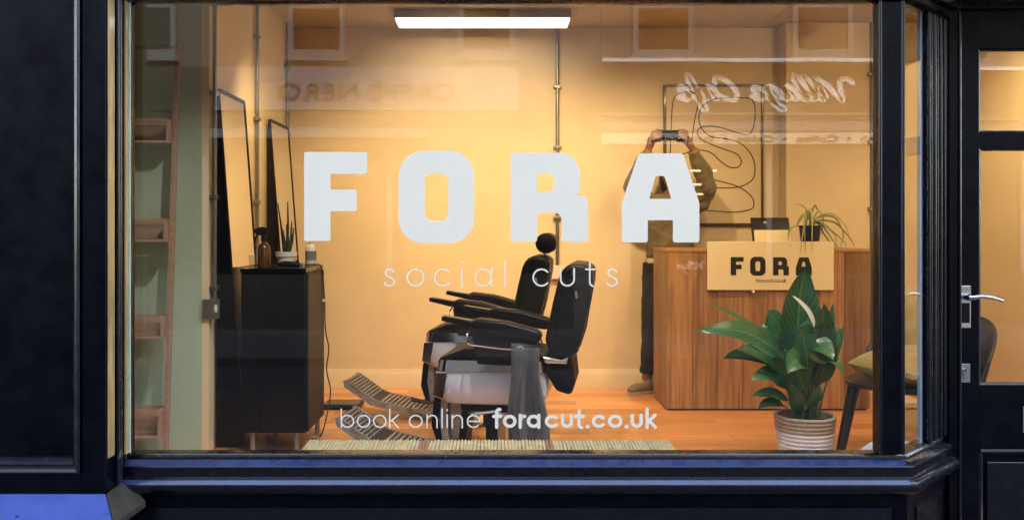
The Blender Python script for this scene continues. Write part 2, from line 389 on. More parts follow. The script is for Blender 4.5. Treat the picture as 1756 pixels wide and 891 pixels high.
# ------------------------------------------------------------------ the room
CZ = 2.753; YB = 7.14; XL = -1.576
fl = struct(slab('floor', RUBBER, -2.3, 3.4, 3.24, 7.3, -.6, -.013))
lens = [1.22, 1.22, 1.22, 1.22, 1.22]
bm_w = .152; bmesh_board = MB().box(-.6085, .6085, 0, bm_w - .0018, -.012, 0).mesh('floorboard')
y = 3.28; r = 0
while y < YB - .02:
    x = -2.28 + [0, .41, .83][r % 3] - .82
    while x < 3.38:
        x0 = max(x, -2.29); x1 = min(x + 1.22, 3.39)
        if x1 - x0 > .05:
            if x1 - x0 > 1.2: piece('floorboard', bmesh_board, FLOORW, fl, (x + .61, y, 0))
            else: MB().box(x0, x1 - .0025, y, y + bm_w - .0018, -.012, 0).build('floorboard', FLOORW, fl, smooth=False)
        x += 1.22
    y += bm_w; r += 1
ce = struct(slab('ceiling', CEIL, -2.3, 3.4, 3.0, 7.3, CZ + .013, 2.95))
for x0, x1 in ((-2.3, .42), (.427, 2.03), (2.037, 3.4)):
    for y0, y1 in ((3.25, 5.7), (5.707, 7.3)):
        MB().box(x0, x1, y0, y1, CZ, CZ + .012).build('ceiling_panel', CEIL, ce, smooth=False)
wb = struct(slab('wall_back', WALLW, -1.9, 3.4, YB, 7.45, 0, CZ - .001))
sk = MB().prism([(7.116, 0), (7.116, .118), (7.122, .128), (7.126, .146), (YB, .147), (YB, 0)], XL + .001, 2.163, 'x').build('skirting', SKIRT, wb)
struct(slab('wall_breast', WALLW, 2.165, 3.4, 6.95, YB - .001, 0, CZ - .002))
wl = struct(slab('wall_left', WALLY, -1.78, XL, 5.22, YB - .001, 0, CZ - .001))
MB().box(-1.617, XL - .0005, 5.128, 5.2195, 0, CZ - .001).build('wall_end', WALLY, wl, smooth=False)
MB().box(XL, XL + .018, 5.3, YB - .03, 0, .147).build('skirting', SKIRT, wl, bevel=.004)
struct(slab('wall_partition', SAGE, -2.3, -1.6175, 5.13, 5.22, 0, CZ - .001))
struct(slab('wall_side', SAGE, -2.5, -2.3, 3.2, 5.6, -.1, CZ - .001))
struct(slab('wall_right', WALLY, 3.4, 3.6, 3.2, 7.45, -.1, CZ - .001))
# ------------------------------------------------------------------ own building over the shop (out of frame; shades the front)
bu = thing('shop_building', 'brick upper storeys and fascia over the dark shopfront', 'building', (0, 3.3, 2.9))
slab('wall', UPWALL, -7, 7, 3.12, 9.5, 2.96, 12.2, parent=bu)
slab('fascia', PAINT_FLAT, -7, 7, 2.98, 3.118, 2.16, 3.05, parent=bu)
slab('cornice', PAINT, -7, 7, 2.82, 3.1, 3.052, 3.14, parent=bu, bevel=.01)
slab('soffit', PAINT_FLAT, -7, 7, 3.119, 3.62, 2.122, 2.16, parent=bu)
slab('flank_wall', PAINT_FLAT, 2.64, 7, 3.47, 3.62, GZ, 2.12, parent=bu)
slab('flank_wall', PAINT_FLAT, -7, -2.5, 3.06, 3.3, GZ, 2.12, parent=bu)
slab('back_wall', UPWALL, -7, 7, 7.46, 7.6, GZ, 2.95, parent=bu)

# ------------------------------------------------------------------ left pier with its panel and ledge
PX = -1.262; PY = 3.02
pr = thing('shopfront_pier', 'dark navy panelled pier left of the shop window', 'pier', (-1.9, 3.1, GZ))
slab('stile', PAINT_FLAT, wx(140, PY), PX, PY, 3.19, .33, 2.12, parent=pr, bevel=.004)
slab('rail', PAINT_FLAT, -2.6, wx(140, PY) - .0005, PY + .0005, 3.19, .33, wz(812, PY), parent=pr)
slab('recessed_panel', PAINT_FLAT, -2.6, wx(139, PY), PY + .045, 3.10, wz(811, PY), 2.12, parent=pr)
xm = wx(138, PY); zm = wz(811, PY)
def mould(mb_fn, name, par):
    return mb_fn.build(name, PAINT, par)
prof = [(0, .0), (0, .018), (-.006, .026), (-.015, .028), (-.017, .012), (-.026, .008), (-.032, -.004), (-.038, -.02), (-.045, -.03), (-.045, .03 - .03)]
# vertical moulding: profile in (x offset, y offset from the stile face) swept up, mitred with the horizontal one
MP = [(0, .045), (0, -.006), (-.007, -.012), (-.016, -.008), (-.019, .008), (-.027, .008), (-.032, .016), (-.040, .030), (-.044, .045)]
mv = MB(); n = len(MP)
for (dx, dy) in MP: mv.v.append(Vector((xm + dx, PY + dy, zm - dx)))
for (dx, dy) in MP: mv.v.append(Vector((xm + dx, PY + dy, 2.12)))
mv.f = [(i, (i + 1) % n, (i + 1) % n + n, i + n) for i in range(n)]
mv.build('panel_moulding', PAINT, pr)
mh = MB()
for (dx, dy) in MP: mh.v.append(Vector((xm + dx, PY + dy, zm - dx)))
for (dx, dy) in MP: mh.v.append(Vector((-2.6, PY + dy, zm - dx)))
mh.f = [(i, i + n, (i + 1) % n + n, (i + 1) % n) for i in range(n)]
mh.build('panel_moulding', SILLP, pr)
# ledge capping the plinth: sloped, mitred round the corner
lz1 = wz(845, PY); lz0 = lz1 - .062; lo = .115
led = MB(); led.add([(-2.6, PY, lz1), (PX, PY, lz1), (PX + lo * .62, PY - lo, lz0), (-2.6, PY - lo, lz0), (-2.6, PY, lz0 - .03), (PX, PY, lz0 - .03),
                     (PX + lo * .62, PY - lo, lz0 - .022), (-2.6, PY - lo, lz0 - .022)],
                    [(0, 3, 2, 1), (3, 7, 6, 2), (4, 5, 6, 7), (1, 2, 6, 5), (0, 1, 5, 4), (0, 4, 7, 3)])
led.build('ledge', LEDGE, pr, smooth=False, bevel=.004)
fla = MB(); e = .0015
fla.add([(PX + e, PY, lz1), (PX + e, 3.192, lz1 + .004), (PX + lo * .72, 3.145, lz0), (PX + lo * .62 + e, PY - lo, lz0),
         (PX + e, PY, lz0 - .03), (PX + e, 3.192, lz0 - .03), (PX + lo * .72, 3.145, lz0 - .02), (PX + lo * .62 + e, PY - lo, lz0 - .02)],
        [(0, 1, 2, 3), (3, 2, 6, 7), (4, 7, 6, 5), (0, 3, 7, 4), (1, 5, 6, 2), (0, 4, 5, 1)])
fo = fla.build('ledge_return', FLASH, pr, smooth=False, bevel=.003); fo['label'] = 'brown weathered end of the blue ledge'
slab('plinth', PAINT_FLAT, -2.6, PX + .03, PY - .07, 3.18, GZ, lz0 - .031, parent=pr)
slab('reflection_strip', WOOD_REFL, PX + .0005, PX + .006, 3.03, 3.078, lz1 + .11, 2.12, parent=pr, bevel=.002)  # warm interior reflection on the pier return, painted as a gold strip
MB().tube([(PX + .006, 3.10, lz1 + .01), (PX + .006, 3.10, 2.12)], .010, 10).build('bead', PAINT, pr)
MB().tube([(PX + .004, 3.125, lz1 + .01), (PX + .004, 3.125, 2.12)], .008, 10).build('bead', PAINT, pr)
# torn flake of paint near the bottom of the return
MB().add([(PX + .012, 3.085, .47), (PX + .016, 3.10, .50), (PX + .02, 3.115, .485), (PX + .014, 3.10, .45)], [(0, 1, 2, 3)]).build('paint_flake', FLASH, pr, solid=.003)

# ------------------------------------------------------------------ shop window
P0 = (PX + .001, 3.2); P1 = (1.40, 3.2); SD = Vector((.684, .729)); P2 = (1.40 + .684 * .41, 3.2 + .729 * .41)
win = thing('shop_window', 'large dark navy framed shop window with a splayed right corner', 'window', (0, 3.2, GZ))
sill = [(-.045, .462), (.008, .462), (.011, .458), (.012, .4435), (.014, .4425), (.037, .4255), (.038, .4235), (.0345, .421), (.0345, .389), (.043, .3835),
        (.047, .3825), (.054, .377), (.058, .368), (.0585, .358), (.056, .347), (.050, .338), (.042, .333), (.018, .326), (-.045, .326)]
MB().sweep([P0, P1, P2], sill).build('sill', SILLP, win)
MB().sweep([P0, (P1[0] - .004, 3.2)], [(.0155, .4432), (.0372, .4268), (.0368, .4258), (.015, .442)]).build('sill_sky_strip', SILL_SKY, win, smooth=False)  # painted sky reflection: thin blue strip along the sill slope
MB().sweep([P0, (P1[0] - .004, 3.2)], [(.0475, .3832), (.0545, .3780), (.0588, .3690), (.0580, .3685), (.054, .3768), (.047, .3822)]).build('nosing_sky_strip', SILL_SKY, win)  # painted sky highlight along the rounded nose of the sill
MB().sweep([P0, P1, P2], [(-.044, GZ), (.012, GZ), (.012, .3255), (-.044, .3255)]).build('stall_riser', PAINT_FLAT, win, smooth=False)
MB().sweep([P0, (P1[0] - .05, 3.2)], [(.0125, .10), (.0125, .285), (.02, .28), (.02, .105)]).build('riser_moulding', PAINT, win, smooth=False)
MB().sweep([(P1[0] + SD.x * .07, P1[1] + SD.y * .07), (P1[0] + SD.x * .33, P1[1] + SD.y * .33)], [(.0125, .06), (.0125, .27), (.019, .265), (.019, .065)]).build('riser_moulding', PAINT, win, smooth=False)
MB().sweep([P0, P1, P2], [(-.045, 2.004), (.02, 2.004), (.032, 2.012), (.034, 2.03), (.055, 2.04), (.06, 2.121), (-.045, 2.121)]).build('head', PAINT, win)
MB().box(PX + .0005, PX + .0075, 3.168, 3.1965, .465, 2.003).build('inner_bead', WOOD_REFL, win, smooth=False, bevel=.001)
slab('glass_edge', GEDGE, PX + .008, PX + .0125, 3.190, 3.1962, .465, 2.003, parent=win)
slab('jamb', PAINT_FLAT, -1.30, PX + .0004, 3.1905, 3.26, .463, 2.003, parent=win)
slab('glass_pane', GLASS, PX + .002, 1.3035, 3.197, 3.203, .4625, 2.0035, parent=win)
cp = slab('corner_post', PAINT_FLAT, 1.304, 1.392, 3.172, 3.235, .4625, 2.0035, parent=win, bevel=.006)
MB().tube([(1.3085, 3.175, .463), (1.3085, 3.175, 2.003)], .0065, 10).build('bead', PAINT, win)
MB().tube([(1.386, 3.176, .463), (1.386, 3.176, 2.003)], .007, 10).build('bead', PAINT, win)
def sp(t, u=0): return (P1[0] + SD.x * t + SD.y * u, P1[1] + SD.y * t - SD.x * u)
def splay_box(t0, t1, u0, u1, z0, z1): return MB().prism([sp(t0, u0), sp(t1, u0), sp(t1, u1), sp(t0, u1)], z0, z1, 'z')
splay_box(.006, .2, -.003, .003, .4625, 2.0035).build('side_pane', GLASS_D, win, smooth=False)
splay_box(.2005, .41, -.008, .012, .4625, 2.0035).build('splay_post', PAINT_FLAT, win, bevel=.004)
for t, rr in ((.208, .009), (.235, .006), (.262, .012), (.30, .006), (.33, .010), (.375, .008), (.40, .012)):
    q = sp(t, .012); MB().tube([(q[0], q[1], .463), (q[0], q[1], 2.003)], rr, 10).build('bead', PAINT, win)
splay_box(.176, .199, -.016, -.006, .463, 2.003).build('inner_frame', SKYLIT, win, smooth=False)  # frame edge whose pale blue stands for sky light falling on it
MB().prism([(1.235, 3.212), (1.303, 3.212), (1.303, 3.24), (1.385, 3.24), sp(.199, -.022), sp(.199, -.16)], .448, .4615, 'z').build('window_board', BOARDW, win, bevel=.003)

# ------------------------------------------------------------------ door
DY = 3.5; DX0 = 1.7285; DX1 = 2.60
fr = thing('door_frame', 'dark navy frame around the glazed shop door', 'door frame', (2.1, DY, GZ))
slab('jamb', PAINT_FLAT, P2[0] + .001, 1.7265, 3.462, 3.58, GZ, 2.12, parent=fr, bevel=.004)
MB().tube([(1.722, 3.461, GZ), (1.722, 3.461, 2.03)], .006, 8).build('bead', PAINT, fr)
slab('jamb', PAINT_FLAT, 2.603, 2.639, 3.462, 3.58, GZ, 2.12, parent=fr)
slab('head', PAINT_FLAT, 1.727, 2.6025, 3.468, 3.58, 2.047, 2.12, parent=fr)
MB().prism([(3.44, 2.075), (3.4675, 2.06), (3.4675, 2.1), (3.435, 2.1)], 1.70, 2.63, 'x').build('head_moulding', SILLP, fr)
dr = thing('shop_door', 'dark navy half glazed door with chrome lever handle', 'door', (2.16, DY, GZ + .02))
zt1 = wz(83, DY); zt0 = wz(228, DY); zm1 = wz(253, DY); zm0 = wz(660, DY); zp1 = wz(768, DY); zp0 = .06
xs = wx(1679, DY)
slab('stile', PAINT_FLAT, DX0, xs, DY, DY + .045, GZ + .02, 2.045, parent=dr, bevel=.003)
slab('stile', PAINT_FLAT, DX1 - .09, DX1, DY, DY + .045, GZ + .02, 2.045, parent=dr, bevel=.003)
for z0, z1 in ((zt1, 2.045), (zm1, zt0), (zp1, zm0), (GZ + .02, zp0)):
    slab('rail', PAINT_FLAT, xs + .0005, DX1 - .0905, DY + .0007, DY + .045, z0, z1, parent=dr)
for z0, z1 in ((zt0, zt1), (zm0, zm1)):
    slab('glass_pane', GLASS_D, xs, DX1 - .09, DY + .026, DY + .031, z0, z1, parent=dr)
def frame_mould(x0, x1, z0, z1, y, m_side, m_low, w_=.014, par=dr):
    for (a, b, mm) in (((x0, z0), (x0, z1), m_side), ((x1, z0), (x1, z1), m_side), ((x0, z1), (x1, z1), m_side), ((x0, z0), (x1, z0), m_low)):
        MB().tube([(a[0], y, a[1]), (b[0], y, b[1])], w_ / 2, 8).build('glazing_bead', mm, par)
frame_mould(xs + .002, DX1 - .092, zt0 + .003, zt1 - .003, DY + .012, PAINT, SILLP)
frame_mould(xs + .002, DX1 - .092, zm0 + .001, zm1 - .003, DY + .012, PAINT, SILLP, .018)
slab('lower_panel', PAINT_FLAT, xs, DX1 - .09, DY + .024, DY + .04, zp0, zp1, parent=dr)
frame_mould(xs + .008, DX1 - .098, zp0 + .01, zp1 - .012, DY + .012, PAINT, SILLP, .022)
MB().box(wx(1695, DY), DX1 - .125, DY + .010, DY + .0235, zp0 + .03, wz(792, DY)).build('raised_field', PAINT, dr, bevel=.007)
hp = slab('handle_plate', CHROME, wx(1642, DY), wx(1664, DY), DY - .007, DY - .0005, wz(562, DY), wz(489, DY), parent=dr, bevel=.003)
slab('plate_inlay', BLACK, wx(1645, DY), wx(1661, DY), DY - .0085, DY - .0072, wz(553, DY), wz(519, DY), parent=hp)
for zz in (wz(494, DY), wz(557, DY)):
    for xx in (wx(1648, DY), wx(1658, DY)): MB().ball((xx, DY - .0075, zz), .003, 8, 5).build('screw', STEEL, hp)
hx, hz = wx(1652, DY), wz(508, DY)
MB().tube(catmull([(hx, DY - .005, hz), (hx, DY - .04, hz), (hx + .012, DY - .052, hz), (hx + .04, DY - .054, hz + .004), (hx + .085, DY - .052, hz - .002), (hx + .125, DY - .045, hz - .013)], 5),
          [.012] * 8 + [.0095] * 5 + [.008] * 8 + [.006] * 5, 10, sy=.8).build('lever', CHROME, hp)
MB().lathe([(.0, -.009), (.02, -.009), (.02, -.002), (.013, 0)], 20).build('rose', CHROME, hp)
ro = C.objects[[o.name for o in C.objects if o.name.startswith('rose')][-1]]; ro.location = Vector((hx, DY - .009, hz)) - wloc(hp); ro.rotation_euler = (R(-90), 0, 0)
lk = slab('lock_plate', STEEL, wx(1641, DY), wx(1663, DY), DY - .004, DY - .0005, wz(655, DY), wz(623, DY), parent=dr, bevel=.0015)
MB().tube([(wx(1653, DY), DY - .012, wz(634, DY)), (wx(1653, DY), DY - .003, wz(634, DY))], .0085, 14).build('lock_cylinder', CHROME, lk)
slab('keyway', BLACKM, wx(1653, DY) - .002, wx(1653, DY) + .002, DY - .0135, DY - .012, wz(636, DY), wz(632, DY), parent=lk)
MB().prism([(wx(1653, DY) - .005, wz(638, DY)), (wx(1653, DY) + .005, wz(638, DY)), (wx(1653, DY) + .003, wz(649, DY)), (wx(1653, DY) - .003, wz(649, DY))], DY - .008, DY - .0041).build('lock_tail', CHROME, lk)
slab('letter_plate', STEEL, wx(1753, DY), wx(1753, DY) + .26, DY - .006, DY, wz(741, DY), wz(696, DY), parent=dr, bevel=.002)

# ------------------------------------------------------------------ lettering on the glass
LY = 3.1955
GX = lambda px: (px - 850) / 500.9
GZ_ = lambda py: HC - (py - 387) / 500.9
def Zc(x, y, r): return (500 + x / 2.439, 240 + y / 2.439, r / 2.439)          # measured outline points -> photo pixels
FORA = {
 'F': [[Zc(52, 50, 8), Zc(316, 50, 8), Zc(316, 142, 8), Zc(163, 142, 0), Zc(163, 207, 0), Zc(273, 207, 8), Zc(273, 298, 8), Zc(163, 298, 0), Zc(163, 422, 8), Zc(52, 422, 8)]],
 'O': [[Zc(447, 45, 105), Zc(763, 45, 105), Zc(763, 432, 105), Zc(447, 432, 105)], [Zc(557, 140, 34), Zc(655, 140, 34), Zc(655, 338, 34), Zc(557, 338, 34)]],
 'R': [[Zc(916, 53, 8), Zc(1205, 53, 92), Zc(1205, 225, 50), Zc(1172, 228, 4), Zc(1240, 232, 60), Zc(1240, 425, 8), Zc(1129, 425, 8), Zc(1129, 304, 30), Zc(1027, 304, 0), Zc(1027, 425, 8), Zc(916, 425, 8)],
       [Zc(1027, 140, 0), Zc(1098, 140, 30), Zc(1098, 215, 30), Zc(1027, 215, 0)]],
 'A': [[Zc(1452, 56, 20), Zc(1638, 56, 20), Zc(1706, 265, 30), Zc(1706, 428, 10), Zc(1595, 428, 10), Zc(1595, 335, 0), Zc(1490, 335, 0), Zc(1490, 428, 10), Zc(1381, 428, 10), Zc(1381, 265, 30)],
       [Zc(1496, 246, 0), Zc(1588, 246, 0), Zc(1560, 150, 14), Zc(1522, 150, 14)]]}
def fora_letters(parent, fx, fz, yy, depth, m):
    for ch, sps in FORA.items():
        me = curve_fill([[(fx(p.x), fz(p.y)) for p in rpoly(s_)] for s_ in sps], depth)
        off = wloc(parent); o = bpy.data.objects.new('letter', me); C.objects.link(o); me.materials.clear(); me.materials.append(m)
        o.parent = parent; o.rotation_euler = (R(90), 0, 0); o.location = (-off.x, yy - off.y, -off.z)
wt = thing('window_lettering', 'large white block letters FORA on the shop window glass', 'lettering', (0, LY, GZ_(417)))
fora_letters(wt, GX, GZ_, LY, .0008, VINYL)

def arc(cx, cy_, r, a0, a1, n=26): return [(cx + r * math.cos(R(a0 + (a1 - a0) * k / n)), cy_ + r * math.sin(R(a0 + (a1 - a0) * k / n))) for k in range(n + 1)]
def glyph(ch, w_):
    h = w_ / 2; r = .5 - h
    if ch == 'o': return 1.0, [arc(.5, .5, r, 0, 360, 36)]
    if ch == 'c': return .92, [arc(.5, .5, r, 42, 318)]
    if ch == 's': return .62, [[tuple(p) for p in catmull([(.56, .80), (.50, .92 - h * .4), (.32, 1 - h), (.14, .9), (.10, .74), (.2, .59), (.36, .51), (.52, .42), (.59, .26), (.5, .1), (.32, h), (.13, .08), (.05, .22)], 4)]]
    if ch == 'i': return .0 + w_, [[(h, h * .3), (h, 1 - h * .3)], [(h, 1.36), (h, 1.365)]]
    if ch == 'l': return .0 + w_, [[(h, h * .3), (h, 1.42)]]
    if ch == 'a': return 1.0, [arc(.5, .5, r, 0, 360, 36), [(1 - h, h * .3), (1 - h, 1 - h * .3)]]
    if ch == 'u': return .84, [[(h, 1 - h * .3), (h, .42)] + arc(.42, .42, .42 - h, 180, 360, 20) + [(.84 - h, 1 - h * .3)]]
    if ch == 't': return .56, [[(.24, 1.32), (.24, .24)] + arc(.24 + .22, .24, .22, 180, 262, 8)[1:], [(.02, 1 - h), (.52, 1 - h)]]
    if ch == 'b': return 1.0, [arc(.5, .5, r, 0, 360, 36), [(h, h * .3), (h, 1.42)]]
    if ch == 'k': return .72, [[(h, h * .3), (h, 1.42)], [(.66, 1 - h * .3), (h * 1.2, .45)], [(.22, .58), (.68, h * .3)]]
    if ch == 'n': return .82, [[(h, h * .3), (h, 1 - h * .3)], [(h, .58)] + arc(.41, .59, .41 - h, 180, 0, 20) + [(.82 - h, h * .3)]]
    if ch == 'e': return 1.0, [[(h, .5)] + [(1 - h, .5)] + arc(.5, .5, r, 0, 318)]
    if ch == 'f': return .55, [arc(.24 + .2, 1.2, .2, 80, 180, 8) + [(.24, h * .3)], [(.02, 1 - h), (.52, 1 - h)]]
    if ch == 'r': return .46, [[(h, h * .3), (h, 1 - h * .3)], [tuple(p) for p in catmull([(h, .55), (.1 + h, .82), (.26, 1 - h), (.45, 1 - h)], 5)]]
    if ch == '.': return .22, [[(.11, .09), (.11, .095)]]
    return .5, []
def ribbon(mb, pts, hw, y, fx, fz, capn=6):
    """flat stroke with round ends standing in the plane at depth y"""
    P = [Vector((fx(p[0]), fz(p[1]))) for p in pts]; Q = [P[0]]
    for p in P[1:]:
        if (p - Q[-1]).length > 1e-6: Q.append(p)
    P = Q; closed = len(P) > 3 and (P[0] - P[-1]).length < hw * .2
    if len(P) < 2: P = [P[0], P[0] + Vector((1e-5, 0))]
    ln, rn = [], []; N = len(P)
    for i in range(N):
        if closed: a, b = P[i - 1] if i > 0 else P[-2], P[(i + 1) % N] if i < N - 1 else P[1]
        else: a, b = P[max(i - 1, 0)], P[min(i + 1, N - 1)]
        t = (b - a).normalized(); nn = Vector((-t.y, t.x)); k = 1.0
        if 0 < i < N - 1:
            t1 = (P[i] - P[i - 1]).normalized(); k = min(1.6, 1 / max(.3, abs(nn.dot(Vector((-t1.y, t1.x))))))
        ln.append(P[i] + nn * hw * k); rn.append(P[i] - nn * hw * k)
    vs = [(p.x, y, p.y) for p in ln] + [(p.x, y, p.y) for p in rn]
    mb.add(vs, [(i, i + 1, i + 1 + N, i + N) for i in range(N - 1)])
    if not closed:
        for (c, d) in ((P[0], (P[0] - P[1]).normalized()), (P[-1], (P[-1] - P[-2]).normalized())):
            a0 = math.atan2(d.y, d.x)
            mb.add([(c.x + hw * math.cos(a0 + R(-90 + 180 * k / capn)), y, c.y + hw * math.sin(a0 + R(-90 + 180 * k / capn))) for k in range(capn + 1)], [tuple(range(capn + 1))])
def word(parent, text, px0, px1, base, xh, w_, yy, fx, fz, m, track=.3, starts=None, space=.6):
    """stroke lettering between two pixel columns; one mesh for each letter"""
    adv = []; x = 0
    for ch in text:
        if ch == ' ': adv.append(None); x += space; continue
        a, _ = glyph(ch, w_); adv.append(x); x += a + track
    total = x - track; k = (px1 - px0) / total if starts is None else xh
    for i, ch in enumerate(text):
        if ch == ' ': continue
        _, st = glyph(ch, w_); mb = MB()
        ox = (px0 + adv[i] * k) if starts is None else starts[i]
        for j, s_ in enumerate(st):
            ribbon(mb, s_, w_ * xh / 2 * abs(fx(1) - fx(0)) * (1.25 if (ch in 'i' and j == 1) or ch == '.' else 1), yy - .00025 * j,
                   lambda u: fx(ox + u * k), lambda v: fz(base - v * xh))
        o = mb.build('letter', m, parent, smooth=False)
ws = thing('window_lettering', 'thin white letters social cuts under the big name', 'lettering', (0, LY, GZ_(491)))
word(ws, 'social cuts', 0, 0, 491, 31, .092, LY, GX, GZ_, VINYL, starts=[658, 697, 744, 791, 813, 864.5, 0, 913, 960, 1004, 1040])
wo = thing('window_lettering', 'thin white letters book online low on the glass', 'lettering', (0, LY, GZ_(733)))
word(wo, 'book', 584, 684, 733, 22.5, .105, LY, GX, GZ_, VINYL, track=.18)
word(wo, 'online', 701, 824, 733, 22.5, .105, LY, GX, GZ_, VINYL, track=.26)
wu = thing('window_lettering', 'bold white web address foracut.co.uk low on the glass', 'lettering', (0, LY, GZ_(733)))
word(wu, 'fora', 846, 927, 733, 22.5, .25, LY, GX, GZ_, VINYL, track=.13)
word(wu, 'cut.co.uk', 934, 1125, 733, 22.5, .25, LY, GX, GZ_, VINYL, track=.15)

# ------------------------------------------------------------------ the terrace across the street (seen as reflections in the glass)
OY = -5.8; OV = 12.2                                     # facade plane; its mirror image lies at depth OV
ox = lambda px: (px - 850) * OV / F
oz = lambda py: HC - (py - 387) * OV / F
def font_mesh(text, size, shear=0, depth=.01, space=1.0):
    cu = bpy.data.curves.new('t', 'FONT'); cu.body = text; cu.size = size; cu.shear = shear; cu.extrude = depth; cu.align_x = 'CENTER'; cu.space_character = space
    o = bpy.data.objects.new('t', cu); C.objects.link(o); dg = bpy.context.evaluated_depsgraph_get(); dg.update()
    me = bpy.data.meshes.new_from_object(o.evaluated_get(dg)); bpy.data.objects.remove(o); return me
def opp_text(parent, name, text, px0, px1, pybase, pyh, m, y, space=1.0):
    me = font_mesh(text, 1, space=space); xs_ = [v.co.x for v in me.vertices]; ys_ = [v.co.y for v in me.vertices]
    W = max(xs_) - min(xs_); cxm = (max(xs_) + min(xs_)) / 2; H = max(ys_) - min(0, 0)
    kx = abs(ox(px1) - ox(px0)) / W; kz = pyh * OV / F / .72
    for v in me.vertices: v.co.x = (v.co.x - cxm) * kx; v.co.y *= kz; v.co.z *= .6
    me.materials.clear(); loc = ((ox(px0) + ox(px1)) / 2, y, oz(pybase)); rot = (R(90), 0, R(180))
    if pyh < 20:                                     # too small to tell the letters apart: one joined piece
        o = piece(name, me, m, parent, loc, rot); o['kind'] = 'stuff'; return o
    bm = bmesh.new(); bm.from_mesh(me); bm.faces.ensure_lookup_table(); seen = set(); isl = []
    for f in bm.faces:
        if f.index in seen: continue
        st = [f]; cur = []; seen.add(f.index)
        while st:
            g = st.pop(); cur.append(g.index)
            for v in g.verts:
                for h in v.link_faces:
                    if h.index not in seen: seen.add(h.index); st.append(h)
        xs2 = [v.co.x for i in cur for v in bm.faces[i].verts]; isl.append([min(xs2), max(xs2), cur])
    isl.sort(); grp = []
    for a in isl:
        if grp and a[0] < grp[-1][1] - .01: grp[-1][1] = max(grp[-1][1], a[1]); grp[-1][2] += a[2]
        else: grp.append(a)
    for a in grp:
        mb = MB()
        for i in a[2]: mb.add([v.co for v in bm.faces[i].verts], [tuple(range(len(bm.faces[i].verts)))])
        piece('sign_letter', mb.mesh('sign_letter'), m, parent, loc, rot)
    bm.free(); bpy.data.meshes.remove(me)
def opp_building(x0, x1, label, mwall):
    b = thing('terrace_building', label, 'building', ((x0 + x1) / 2, OY - 2, GZ))
    slab('wall', mwall, x0, x1, OY - 6, OY, 3.18, 6.1, parent=b)
    slab('parapet', WHITEP, x0, x1, OY - .1, OY + .08, 6.1, 6.3, parent=b)
    slab('side_wall', mwall, x0, x0 + .35, OY - 6, OY - .02, GZ, 3.18, parent=b)
    slab('side_wall', mwall, x1 - .35, x1, OY - 6, OY - .02, GZ, 3.18, parent=b)
    slab('shop_glazing', DARKG, x0 + .35, x1 - .35, OY - .12, OY - .1, .6, 2.25, parent=b)
    slab('riser', FASCD, x0 + .35, x1 - .35, OY - .15, OY - .02, GZ, .6, parent=b)
    k = x0 + .35
    while k <= x1 - .3: slab('mullion', FASCP, k - .035, k + .035, OY - .12, OY - .04, .6, 2.25, parent=b); k += (x1 - x0 - .7) / 4
    return b
def opp_window(b, px0, px1, py):
    x0, x1, z0 = ox(px0), ox(px1), oz(py); z1 = z0 + 1.35
    wv = slab('window', DARKG, x0 + .06, x1 - .06, OY + .002, OY + .012, z0 + .05, z1 - .05, parent=b)
    MB().box(x0, x0 + .07, OY + .001, OY + .05, z0, z1).box(x1 - .07, x1, OY + .001, OY + .05, z0, z1).box(x0 + .07, x1 - .07, OY + .001, OY + .05, z0, z0 + .08)\
        .box(x0 + .07, x1 - .07, OY + .001, OY + .05, z1 - .08, z1).box(x0 + .07, x1 - .07, OY + .013, OY + .045, z0 + .62, z0 + .68).build('frame', WHITEP, wv, smooth=False)
    slab('sill', WHITEP, x0 - .05, x1 + .05, OY + .001, OY + .09, z0 - .07, z0 - .001, parent=wv)
xj = ox(1030)
bl = opp_building(-9, xj, 'rendered terrace building with a pale coffee shop fascia across the street', BRICK)
br = opp_building(xj + .01, 9.5, 'rendered terrace building with a script cafe sign across the street', BRICK)
bs = opp_building(9.52, 24, 'plain rendered terrace house farther right across the street', BRICK); bs2 = opp_building(-24, -9.02, 'plain rendered terrace house farther left across the street', BRICK)
for px in (205, 495, 785): opp_window(bl, px, px + 98, 97)
for px in (1084, 1357, 1640): opp_window(br, px, px + 104, 97)
slab('fascia', FASCP, ox(372), ox(890), OY - .1, OY + .06, oz(190), oz(116), parent=bl)
slab('fascia', FASCD, -8.6, ox(371), OY - .1, OY + .05, oz(190), oz(116), parent=bl)
slab('fascia', FASCD, ox(891), xj, OY - .1, OY + .05, oz(190), oz(116), parent=bl)
slab('lower_band', FASCD, -8.6, xj, OY - .1, OY + .03, 2.25, oz(191), parent=bl)
slab('awning_edge', FASCP, ox(372), ox(735), OY + .031, OY + .3, oz(240), oz(224), parent=bl)
opp_text(bl, 'sign_lettering', 'CAFF\u00c8 NERO', 480, 780, 172, 28, SIGNDK, OY + .075, 1.05)
opp_text(bl, 'window_lettering', 'THE ITALIAN COFFEE CO.', 498, 682, 289, 9, VINYL, OY - .095, 1.1)
slab('cornice', SIGNL, xj, 9.4, OY + .001, OY + .22, oz(111), oz(105), parent=br)
slab('fascia', FASCD, xj, 9.4, OY - .1, OY + .05, oz(192), oz(112), parent=br)
slab('fascia_moulding', WHITEP, xj, 9.4, OY + .001, OY + .12, oz(199), oz(194), parent=br)
slab('blind_box', FASCP, xj, 9.4, OY - .1, OY + .06, oz(221), oz(200), parent=br)
slab('fascia_moulding', WHITEP, xj, 9.4, OY + .001, OY + .10, oz(225), oz(221.5), parent=br)
slab('valance', mat('cream_valance', (.74, .70, .60), rough=.8), xj, 9.4, OY + .02, OY + .08, oz(247), oz(225.5), parent=br)
slab('lower_band', FASCD, xj, 9.4, OY - .1, OY + .01, 2.2505, oz(225), parent=br)
opp_text(br, 'valance_lettering', 'Lunch  \u2022  Coffee  \u2022  Cakes  \u2022  Sandwiches', 1105, 1530, 243, 11, SIGNDK, OY + .09)
